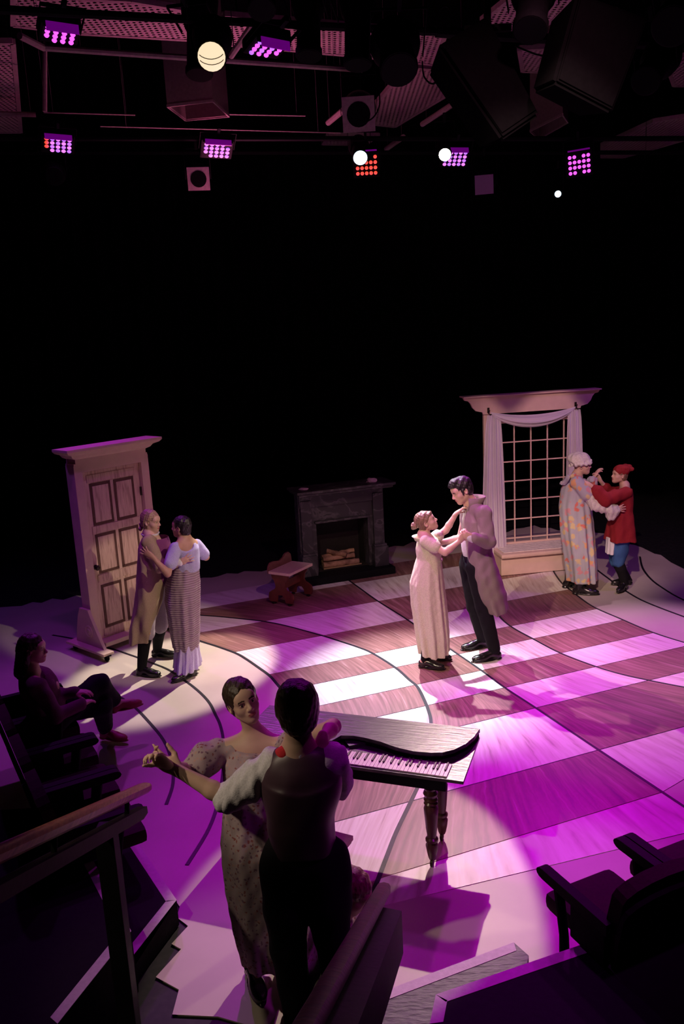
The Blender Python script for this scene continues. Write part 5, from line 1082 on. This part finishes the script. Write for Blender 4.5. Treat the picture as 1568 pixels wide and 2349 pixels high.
rd_.make_body(M['hair_brown'], hands=dict(L=dict(d=(-.85, .05, .40), n=(-.3, .85, -.45), side=1, curl=(.2, .2, .25, .3), spread=.4), R=dict(d=(-.45, 0, .9), n=(-.7, -.3, .2), side=-1, curl=(.4, .4, .5, .6))), h=.009, hf=.005)
rd_.hair_cap(M['hair_brown'], extra=lambda F, g, H, q: F.ell(g(0, -.07, -.045), H, np.array((.055, .04, .04))*q, .02))
g, H, q = rd_.g, rd_.HF, rd_.hq; c = J['head']; F = Field(c-.20, c+.24, .006)
F.ell(g(0, -.025, .055), H, np.array((.093, .112, .075))*q, 0); F.ell(g(0, -.04, .10), H, np.array((.088, .10, .045))*q, .02)
for x, y, z in ((.03, -.14, .10), (-.03, -.15, .09), (0, -.13, .125), (.045, -.10, .125)): F.ell(g(x, y, z), H, np.array((.032, .034, .028))*q, .012)
F.ell(g(0, .11, -.03), H, np.array((.09, .09, .075))*q, .005, -1); F.ripple(.006, 60, 4); rd_.add('red_cap', F, M['red_dark'])
for c in 'LR': rd_.shoe(c, M['shoe'], boot=.12)
for c in 'LR': rd_.tubewear('stocking', M['stocking'], [[(J['kn'+c], .060), (lerp(J['kn'+c], J['an'+c], .35), .062), (J['an'+c], .046)]])
rd_.tubewear('breeches', M['blue_cloth'], [[(J['hipL'], .105), (lerp(J['hipL'], J['knL'], .6), .100), (J['knL']+v3(0, 0, -.02), .072)], [(J['hipR'], .105), (lerp(J['hipR'], J['knR'], .6), .098), (J['knR']+v3(0, 0, -.02), .072)]], rip=.008, fq=34)
tl = [ring(1389, 1455, 1236, yr, .24), ring(1393, 1452, 1205, yr, .21), ring(1402, 1450, 1170, yr, .14), ring(1405, 1452, 1140, yr, .145), ring(1415, 1449, 1120, yr, .12)]
rd_.tubewear('tunic', M['red_cloth'], [[(J['shL'], .070), (J['elL'], .085), (lerp(J['elL'], J['wrL'], .55), .080)], [(J['shR'], .068), (J['elR'], .070), (lerp(J['elR'], J['wrR'], .4), .066)], [(J['shL'], .055), (J['shR'], .055)]], rip=.008, fq=34, stacks=[(tl, dict(k=.015, folds=6, amp=.07, ph=.3))], h=.009)
tt = Wp(1404, 1256, yr-.1); rd_.tubewear('shirt_tail', M['shirt_white'], [], stacks=[([(tt[2]-.09, tt[0], yr-.03, .055, .10), (tt[2]+.12, tt[0]+.01, yr-.03, .06, .10)], dict(k=0, folds=7, amp=.1))])

# ---- left pair: performer in tan coat
yt = 8.0
J = dict(head=Wp(346, 1195, yt), neck=Wp(341, 1223, yt), chest=Wp(350, 1258, yt), pel=Wp(350, 1345, yt), shR=Wp(340, 1243, yt-.16), shL=Wp(358, 1240, yt+.16), elR=Wp(366, 1300, yt-.22), wrR=Wp(412, 1290, yt-.22), elL=Wp(400, 1290, yt+.20), wrL=Wp(430, 1285, yt+.16),
         hipR=Wp(345, 1355, yt-.09), hipL=Wp(358, 1355, yt+.09), knR=Wp(335, 1430, yt-.10), knL=Wp(366, 1425, yt+.14), anR=Wp(324, 1524, yt-.12), anL=Wp(360, 1486, yt+.36), toeR=Wp(350, 1544, yt-.16), toeL=Wp(385, 1498, yt+.34))
J['anR'][2] = .085; J['anL'][2] = .09; J['toeR'][2] = .03; J['toeL'][2] = .03; J['foot'] = J['anR']*v3(1, 1, 0)
tc = Person('performer in tan coat, plum vest and pale breeches dancing beside the cream door', J, .95, True, face=(.93, -.32, -.12), headup=(.05, 0, 1))
tc.make_body(M['hair_blond'], hands=dict(R=dict(d=(.92, -.1, .38), n=(.0, .9, .15), side=-1, curl=(.1, .1, .12, .15), spread=.5), L=dict(d=(.9, -.1, .1), n=(.2, -.9, 0), side=1)), h=.008, hf=.0045)
def braid(F, g, H, q):
    for i in range(5): F.ell(g(.01*(-1)**i, -.105-.004*i, .0-.026*i), H, np.array((.026, .024, .022))*q, .008)
tc.hair_cap(M['hair_blond'], extra=braid, face_cut=(0, .122, -.028, .073, .078, .085))
for c in 'LR': tc.shoe(c, M['shoe'])
for c in 'LR': tc.tubewear('stocking', M['stocking'], [[(J['kn'+c], .064), (lerp(J['kn'+c], J['an'+c], .35), .066), (J['an'+c], .046)]])
tc.tubewear('breeches', M['breeches'], [[(J['hipR'], .095), (J['knR'], .088), (J['knR']+v3(0, 0, -.10), .078)], [(J['hipL'], .10), (J['knL'], .088), (J['knL']+v3(0, 0, -.06), .074)]], rip=.006, fq=40)
for k in range(4):
    p = J['knR']+v3(.045, -.085, .06-.045*k); bm_ = B(); bm_.lathe([(.010, 0), (.012, .004), (.007, .009), (0, .01)], 10, frame=axes_frame(p-np.array(tc.off), (1, 0, 0), (0, 0, 1), (0, -1, 0))); bm_.make('gold_button', M['gold'], tc.root, True)
tc.tubewear('vest', M['vest_purple'], [], blobs=[(J['chest']+v3(.065, 0, -.03), tc.TF, np.array((.14, .115, .22)), .02), (lerp(J['pel'], J['chest'], .35)+v3(.05, 0, 0), tc.TF, np.array((.13, .11, .18)), .03)])
collar(tc, 'neckcloth', M['shirt_white'], (J['neck'][0]+.015, J['neck'][1]), .064, J['neck'][2]-.05, J['neck'][2]+.0, (0, 0), (1, 0), .3)
cl_ = [ring(300, 356, 1463, yt, .22), ring(301, 364, 1430, yt, .23), ring(306, 376, 1380, yt, .23), ring(314, 380, 1330, yt, .215), ring(318, 380, 1290, yt, .20), ring(320, 372, 1255, yt, .18), ring(326, 362, 1232, yt, .13)]
def tcut(F):
    pts = [(343, 1466), (352, 1430), (366, 1390), (374, 1340), (378, 1290), (372, 1260), (358, 1235)]; q_ = sorted([(Wp(u, v, yt-.1)[2], Wp(u, v, yt-.1)[0]) for u, v in pts])
    sl, X, Y, Z = F.sub([a[0] for a in F.ax], [a[-1] for a in F.ax]); px = np.interp(Z, [z for z, x in q_], [x for z, x in q_]); far = np.interp(Z, [z for z, x in q_], [x-.10 for z, x in q_])
    d = np.where(Y > yt+.02, X-far, X-px); arm = (X > -1.96) & (Y < yt-.10) & (Z > 1.0); F.D = np.maximum(F.D, np.where(arm, -1, d).astype(np.float32))
tc.tubewear('coat', M['coat_tan'], [[(J['shR'], .072), (J['elR'], .062), (J['wrR']-unit(J['wrR']-J['elR'])*.05, .050)], [(J['shR'], .062), (J['shL'], .062)]], rip=.010, fq=26, stacks=[(cl_, dict(k=.015, folds=6, amp=.09, ph=.8, foldz=1.0))], cuts=[tcut])
tc.tubewear('far_sleeve', M['coat_tan'], [[(J['shL'], .068), (J['elL'], .060), (lerp(J['elL'], J['wrL'], .8), .048)]], rip=.008, fq=40)
tc.tubewear('cuff', M['shirt_white'], [[(J['wrR']-unit(J['wrR']-J['elR'])*.04, .040), (J['wrR'], .038)]], rip=.004, fq=90, pad=.07, h=.006)

# ---- left pair: woman in lavender
yl = 7.92
J = dict(head=Wp(415, 1208, yl), neck=Wp(424, 1234, yl), chest=Wp(426, 1270, yl), pel=Wp(424, 1345, yl), shL=Wp(402, 1258, yl-.13), shR=Wp(450, 1250, yl+.12), elL=Wp(384, 1316, yl-.30), wrL=Wp(350, 1278, yl-.30), elR=Wp(472, 1278, yl+.14), wrR=Wp(452, 1262, yl+.30),
         hipL=Wp(416, 1352, yl-.08), hipR=Wp(434, 1352, yl+.08), knL=Wp(420, 1430, yl-.04), knR=Wp(432, 1430, yl+.08), anL=Wp(436, 1528, yl-.12), anR=Wp(444, 1500, yl+.10), toeL=Wp(409, 1548, yl-.22), toeR=Wp(438, 1514, yl+.0))
J['anL'][2] = .085; J['anR'][2] = .085; J['toeL'][2] = .03; J['toeR'][2] = .03; J['foot'] = J['anL']*v3(1, 1, 0)
lv = Person('dark-haired woman in lavender top and long mauve knitted skirt, seen half from behind', J, .92, True, face=(-.93, .30, .02), headup=(0, 0, 1), skin='skin_tan')
lv.make_body(M['hair_black'], hands=dict(L=dict(d=(-.72, -.05, .62), n=(-.1, .95, .2), side=1, curl=(.2, .22, .25, .3), spread=.6), R=dict(d=(-.6, .5, .3), n=(0, -.3, 1), side=-1)), h=.008, hf=.005)
lv.hair_cap(M['hair_black'], r=(.084, .104, .092), extra=lambda F, g, H, q: F.ell(g(0, -.055, -.055), H, np.array((.055, .05, .045))*q, .02))
for c in 'LR': lv.shoe(c, M['shoe'], sc=1.1)
for c in 'LR': lv.tubewear('stocking', M['stocking'], [[(J['kn'+c], .055), (J['an'+c], .042)]])
sl_ = [ring(398, 456, 1483, yl, .18), ring(388, 458, 1430, yl, .19), ring(379, 459, 1375, yl, .19), ring(381, 459, 1335, yl, .17), ring(392, 456, 1300, yl, .135), ring(396, 456, 1290, yl, .13)]
lv.tubewear('skirt', M['waffle'], [], stacks=[(sl_, dict(k=0, folds=9, amp=.05, ph=1.4))], rip=.003)
rl = [ring(400, 460, 1527, yl, .25), ring(401, 457, 1500, yl, .20), ring(402, 454, 1470, yl, .17)]
lv.tubewear('ruffled_underskirt', M['ruffle'], [], stacks=[(rl, dict(k=0, folds=13, amp=.09, ph=.4))], rip=.003)
bl = [ring(393, 459, 1308, yl, .135), ring(397, 458, 1280, yl, .135), ring(399, 456, 1258, yl, .13), ring(408, 448, 1247, yl, .11)]
def scoop(F): F.ell(J['neck']+v3(.03, -.10, -.035), np.eye(3), (.075, .11, .075), .01, -1)
lv.tubewear('bodice', M['lavender'], [[(J['shL'], .062), (lerp(J['shL'], J['elL'], .62), .064)], [(J['shR'], .060), (lerp(J['shR'], J['elR'], .75), .062)], [(J['shL'], .048), (J['shR'], .048)]], rip=.003, fq=50, stacks=[(bl, dict(k=.015, folds=0))], cuts=[scoop])

# ---- front pair: woman in small-flowered dress facing the camera side
yf = 3.76
J = dict(head=Wp(556, 1607, yf), neck=Wp(585, 1690, yf+.02), chest=Wp(583, 1765, yf), pel=Wp(575, 1925, yf), shR=Wp(498, 1722, yf), shL=Wp(652, 1712, yf-.04), elR=Wp(432, 1772, yf-.10), wrR=Wp(380, 1752, yf-.34), elL=Wp(764, 1666, yf-.20), wrL=Wp(738, 1697, yf-.40),
         hipR=Wp(552, 1945, yf), hipL=Wp(610, 1945, yf), knR=Wp(568, 2070, yf-.05), knL=Wp(640, 2070, yf), anR=Wp(576, 2208, yf-.02), anL=Wp(650, 2200, yf), toeR=Wp(588, 2248, yf-.12), toeL=Wp(660, 2245, yf-.10))
J['anR'][2] = .085; J['anL'][2] = .085; J['toeR'][2] = .03; J['toeL'][2] = .03; J['foot'] = (J['anL']+J['anR'])/2*v3(1, 1, 0)
fw = Person('smiling woman in a small-flowered puff-sleeved dress, in the front dancing pair', J, .95, True, face=(.40, -.88, .22), headup=(-.36, .20, .92))
fw.make_body(M['hair_dark'], hands=dict(R=dict(d=(-.35, -.30, .60), n=(-.35, -.80, .1), side=-1, curl=(.62, .62, .62, .65), thumb=.6), L=dict(d=(-.12, -.30, -.55), n=(-.25, .75, -.35), side=1, curl=(.18, .18, .2, .2), spread=.3)), h=.008, hf=.0032, look=(.1, 1, .0))
def pony(F, g, H, q):
    F.cone(g(-.02, -.085, -.03), g(-.045, -.085, -.10), .034*q, .026*q, .02); F.cone(g(-.045, -.085, -.10), g(-.035, -.075, -.20), .024*q, .012*q, .01)
    F.cone(g(0, .088, .055), g(0, -.02, .132), .003, .003, .004, -1)
fw.hair_cap(M['hair_dark'], r=(.086, .104, .094), face_cut=(0, .122, -.022, .071, .080, .084), extra=pony, bump=.003, h=.0045, ear=False)
for c in 'LR': fw.shoe(c, M['shoe'])
for c in 'LR': fw.tubewear('stocking', M['stocking'], [[(J['kn'+c], .055), (J['an'+c], .042)]])
dl = [ring(553, 668, 2188, yf, .16), ring(535, 668, 2120, yf, .18), ring(513, 665, 2010, yf, .19), ring(505, 658, 1930, yf, .18), ring(510, 650, 1870, yf, .155), ring(516, 645, 1830, yf, .145), ring(512, 652, 1775, yf, .15), ring(510, 655, 1735, yf, .14), ring(535, 638, 1708, yf, .115)]
def neckcut(F): F.ell(J['neck']+v3(0.0, -.055, .02), np.eye(3), (.115, .11, .060), .012, -1)
shp = lerp(J['shR'], J['elR'], .42); shq = lerp(J['shL'], J['elL'], .25)
fw.tubewear('dress', M['peasant'], [[(J['shR'], .060), (lerp(J['shR'], J['elR'], .85), .060)], [(J['shL'], .058), (lerp(J['shL'], J['elL'], .4), .058)], [(J['shR'], .050), (J['shL'], .050)]], rip=.004, fq=55, k=.02, h=.007,
            blobs=[(shp, np.eye(3), np.array((.088, .09, .086)), .03), (shq, np.eye(3), np.array((.078, .085, .078)), .03), (J['chest']+v3(-.06, -.095, .02), np.eye(3), np.array((.06, .055, .06)), .03), (J['chest']+v3(.06, -.095, .02), np.eye(3), np.array((.06, .055, .06)), .03)], stacks=[(dl, dict(k=.015, folds=10, amp=.05, ph=.5))], cuts=[neckcut])
fw.tubewear('sleeve_band', M['peasant'], [[(lerp(J['shR'], J['elR'], .86), .050), (lerp(J['shR'], J['elR'], .92), .048)]], pad=.08, h=.006)

# ---- front pair: man seen from behind
yb = 3.34
J = dict(head=Wp(680, 1626, yb), neck=Wp(684, 1712, yb), chest=Wp(690, 1800, yb), pel=Wp(692, 1955, yb), shL=Wp(628, 1756, yb+.02), shR=Wp(755, 1742, yb+.02), elL=Wp(522, 1832, yb+.05), wrL=Wp(405, 1766, yb+.10), elR=Wp(778, 1800, yb+.22), wrR=Wp(700, 1810, yb+.55),
         hipL=Wp(655, 1985, yb), hipR=Wp(735, 1985, yb), knL=Wp(662, 2170, yb-.02), knR=Wp(762, 2150, yb-.06), anL=Wp(688, 2352, yb-.02), anR=Wp(790, 2290, yb+.02), toeL=Wp(672, 2360, yb+.16), toeR=Wp(802, 2290, yb+.18))
J['anL'][2] = .085; J['anR'][2] = .085; J['toeL'][2] = .03; J['toeR'][2] = .03; J['foot'] = (J['anL']+J['anR'])/2*v3(1, 1, 0)
fm = Person('dark-haired man seen from behind in a brown satin vest, rolled white sleeves and black trousers', J, 1.0, False, face=(-.22, .95, -.05), headup=(0, 0, 1))
fm.make_body(M['hair_dark'], hands=dict(L=dict(d=(-.80, .25, .42), n=(.15, -.35, .9), side=1, curl=(.10, .62, .72, .78), thumb=.25, spread=.25), R=dict(d=(-.9, .1, .0), n=(0, -1, 0), side=-1, curl=(.2, .2, .2, .2))), h=.007, hf=.005)
def mop(F, g, H, q):
    F.ell(g(0, -.055, -.04), H, np.array((.066, .050, .055))*q, .02); F.ell(g(0, -.03, .075), H, np.array((.080, .092, .060))*q, .02)
    for sx in (-1, 1): F.ell(g(sx*.072, -.005, .01), H, np.array((.018, .045, .05))*q, .02)
fm.hair_cap(M['hair_dark'], r=(.090, .108, .098), extra=mop, bump=.003, ear=False, h=.005)
for c in 'LR': fm.shoe(c, M['shoe'], sc=1.05)
fm.tubewear('trousers', M['trouser'], [[(J['hipL'], .118), (lerp(J['hipL'], J['knL'], .5), .105), (J['knL'], .080), (J['anL']+v3(0, 0, .03), .068)], [(J['hipR'], .122), (lerp(J['hipR'], J['knR'], .5), .112), (J['knR'], .082), (J['anR']+v3(0, 0, .03), .070)]], rip=.006, fq=30, blobs=[(J['pel']+v3(0, 0, -.01), fm.TF, np.array((.175, .135, .15)), .04), (Wp(768, 1995, yb), np.eye(3), np.array((.07, .08, .15)), .05)], below=.045)
fm.tubewear('vest', M['vest_brown'], [[(J['shL']+v3(.035, 0, .01), .060), (J['neck']+v3(-.02, -.01, -.05), .060)], [(J['shR']+v3(-.02, 0, .01), .060), (J['neck']+v3(.02, -.01, -.05), .060)]], rip=.006, fq=24, h=.007, k=.03,
            blobs=[(J['chest'], fm.TF, np.array((.178, .130, .20)), .03)], stacks=[([ring(626, 768, 1938, yb, .14), ring(612, 766, 1890, yb, .14), ring(612, 764, 1840, yb, .14), ring(614, 768, 1790, yb, .135)], dict(k=.04, folds=5, amp=.02))])
fm.tubewear('shirt', M['shirt_white'], [[(J['shL'], .080), (lerp(J['shL'], J['elL'], .5), .078), (lerp(J['shL'], J['elL'], .95), .068)], [(J['shR'], .080), (lerp(J['shR'], J['elR'], .6), .078), (J['elR'], .068)], [(J['neck']+v3(0, 0, -.045), .070), (J['neck']+v3(0, 0, -.02), .066)]], rip=.008, fq=60, h=.006, k=.02)
fm.tubewear('rolled_cuff', M['shirt_white'], [[(lerp(J['shL'], J['elL'], .92), .070), (lerp(J['shL'], J['elL'], 1.0), .066)]], rip=.006, fq=70, h=.006, pad=.09)
fm.tubewear('red_cravat_edge', M['red_lining'], [[(Wp(640, 1738, yb+.02), .040), (Wp(652, 1728, yb-.02), .035)]], h=.006, pad=.07)

# ---- seated audience member on the left
def Zp(u, v, z): return np.array(G(u, v, z))
J = dict(head=Zp(76, 1487, 1.16), pel=Zp(120, 1642, .52), knR=Zp(226, 1570, .66), knL=Zp(232, 1618, .50), anR=Zp(268, 1612, .42), toeR=Zp(306, 1608, .40), anL=Zp(243, 1676, .10), toeL=Zp(278, 1698, .03))
J['neck'] = J['head']+v3(-.03, -.02, -.15); mid = lerp(J['pel'], J['neck'], .62); J['chest'] = mid
fx = unit((J['knL']-J['pel'])*v3(1, 1, 0)); sx = np.cross(fx, UP)
J['shR'] = J['neck']+sx*.15+v3(0, 0, -.08)-UP*.0; J['shL'] = J['neck']-sx*.15+v3(0, 0, -.08); J['elR'] = J['shR']+fx*.10+sx*.05-UP*.24; J['elL'] = J['shL']+fx*.12-sx*.04-UP*.24; J['wrR'] = J['elR']+fx*.19-sx*.08+UP*.0; J['wrL'] = J['elL']+fx*.18+sx*.12+UP*.03
J['hipR'] = J['pel']+sx*.08; J['hipL'] = J['pel']-sx*.08; J['foot'] = J['pel']*v3(1, 1, 0); J['anL'][2] = .10; J['toeL'][2] = .04
au = Person('seated long-haired woman with crossed legs watching from the left front row', J, .93, True, face=(.90, -.05, -.05), headup=(.0, 0, 1))
au.make_body(M['hair_dark'], hands=dict(R=dict(d=fx-sx*.5, n=-UP, side=1, curl=(.3, .3, .3, .3)), L=dict(d=fx+sx*.6, n=-UP, side=-1, curl=(.3, .3, .3, .3))), h=.008, hf=.005)
au.hair_cap(M['hair_dark'], extra=lambda F, g, H, q: (F.cone(g(0, -.075, -.02), g(0, -.095, -.20), .065*q, .075*q, .03), F.cone(g(-.06, -.03, -.03), g(-.07, -.04, -.19), .03*q, .03*q, .02), F.cone(g(.06, -.03, -.03), g(.07, -.04, -.19), .03*q, .03*q, .02)), ear=False, face_cut=(0, .125, -.05, .068, .078, .10))
au.tubewear('top', M['purple_top'], [[(J['shR'], .066), (J['elR'], .056), (J['wrR'], .044)], [(J['shL'], .066), (J['elL'], .056), (J['wrL'], .044)], [(J['shR'], .06), (J['shL'], .06)]], rip=.008, fq=36, blobs=[(J['chest'], au.TF, np.array((.165, .135, .20)), .03), (lerp(J['pel'], J['chest'], .4), au.TF, np.array((.16, .13, .18)), .04)])
au.tubewear('trousers', M['trouser'], [[(J['hipR'], .105), (J['knR'], .082), (lerp(J['knR'], J['anR'], .8), .062)], [(J['hipL'], .105), (J['knL'], .080), (lerp(J['knL'], J['anL'], .84), .060)]], rip=.006, fq=36, k=.03)
for c in 'LR': au.shoe(c, M['red_shoe'], sc=.98)

# ---- person bending low behind the dancing man
hz = .64; hp = Zp(808, 2044, hz)
J = dict(head=hp, neck=hp+v3(-.07, .0, -.12), chest=hp+v3(-.13, .01, -.27), pel=v3(hp[0]-.20, hp[1]+.02, .14))
J['shR'] = J['neck']+v3(-.02, -.13, -.05); J['shL'] = J['neck']+v3(-.02, .13, -.05); J['elR'] = J['shR']+v3(.03, .0, -.23); J['elL'] = J['shL']+v3(.05, .02, -.22); J['wrR'] = J['elR']+v3(.05, .05, -.12); J['wrL'] = J['elL']+v3(.06, -.06, -.12)
J['hipR'] = J['pel']+v3(0, -.07, 0); J['hipL'] = J['pel']+v3(0, .07, 0); J['knR'] = J['hipR']+v3(.10, -.10, .26); J['knL'] = J['hipL']+v3(.14, .02, .26); J['anR'] = v3(J['knR'][0]-.12, J['knR'][1]-.04, .09); J['anL'] = v3(J['knL'][0]-.12, J['knL'][1]+.02, .09); J['toeR'] = J['anR']+v3(.09, -.05, -.06); J['toeL'] = J['anL']+v3(.10, 0, -.06); J['foot'] = J['pel']*v3(1, 1, 0)
hd_ = Person('shadowed seated person with head bowed, half hidden behind the man in the brown vest', J, .93, True, face=(.80, -.15, -.55), headup=(.5, 0, .85), skin='skin_tan')
hd_.make_body(M['hair_dark'], hands=dict(R=dict(d=(1, .3, -.2), n=(0, 0, -1), side=1, curl=(.4, .4, .4, .4)), L=dict(d=(1, -.3, -.2), n=(0, 0, -1), side=-1, curl=(.4, .4, .4, .4))), h=.009, hf=.006)
hd_.hair_cap(M['hair_brown'], extra=lambda F, g, H, q: F.ell(g(0, -.06, -.04), H, np.array((.06, .05, .05))*q, .02))
hd_.tubewear('dress', M['peasant'], [[(J['shR'], .066), (J['elR'], .06)], [(J['shL'], .066), (J['elL'], .06)], [(J['shR'], .055), (J['shL'], .055)], [(J['hipR'], .12), (J['knR'], .085), (J['anR']+v3(0, 0, .12), .08)], [(J['hipL'], .12), (J['knL'], .085), (J['anL']+v3(0, 0, .12), .08)]], rip=.006, fq=36, k=.05, blobs=[(J['chest'], hd_.TF, np.array((.15, .12, .20)), .04), (J['pel'], hd_.TF, np.array((.16, .14, .12)), .05)])
for c in 'LR': hd_.shoe(c, M['shoe'])
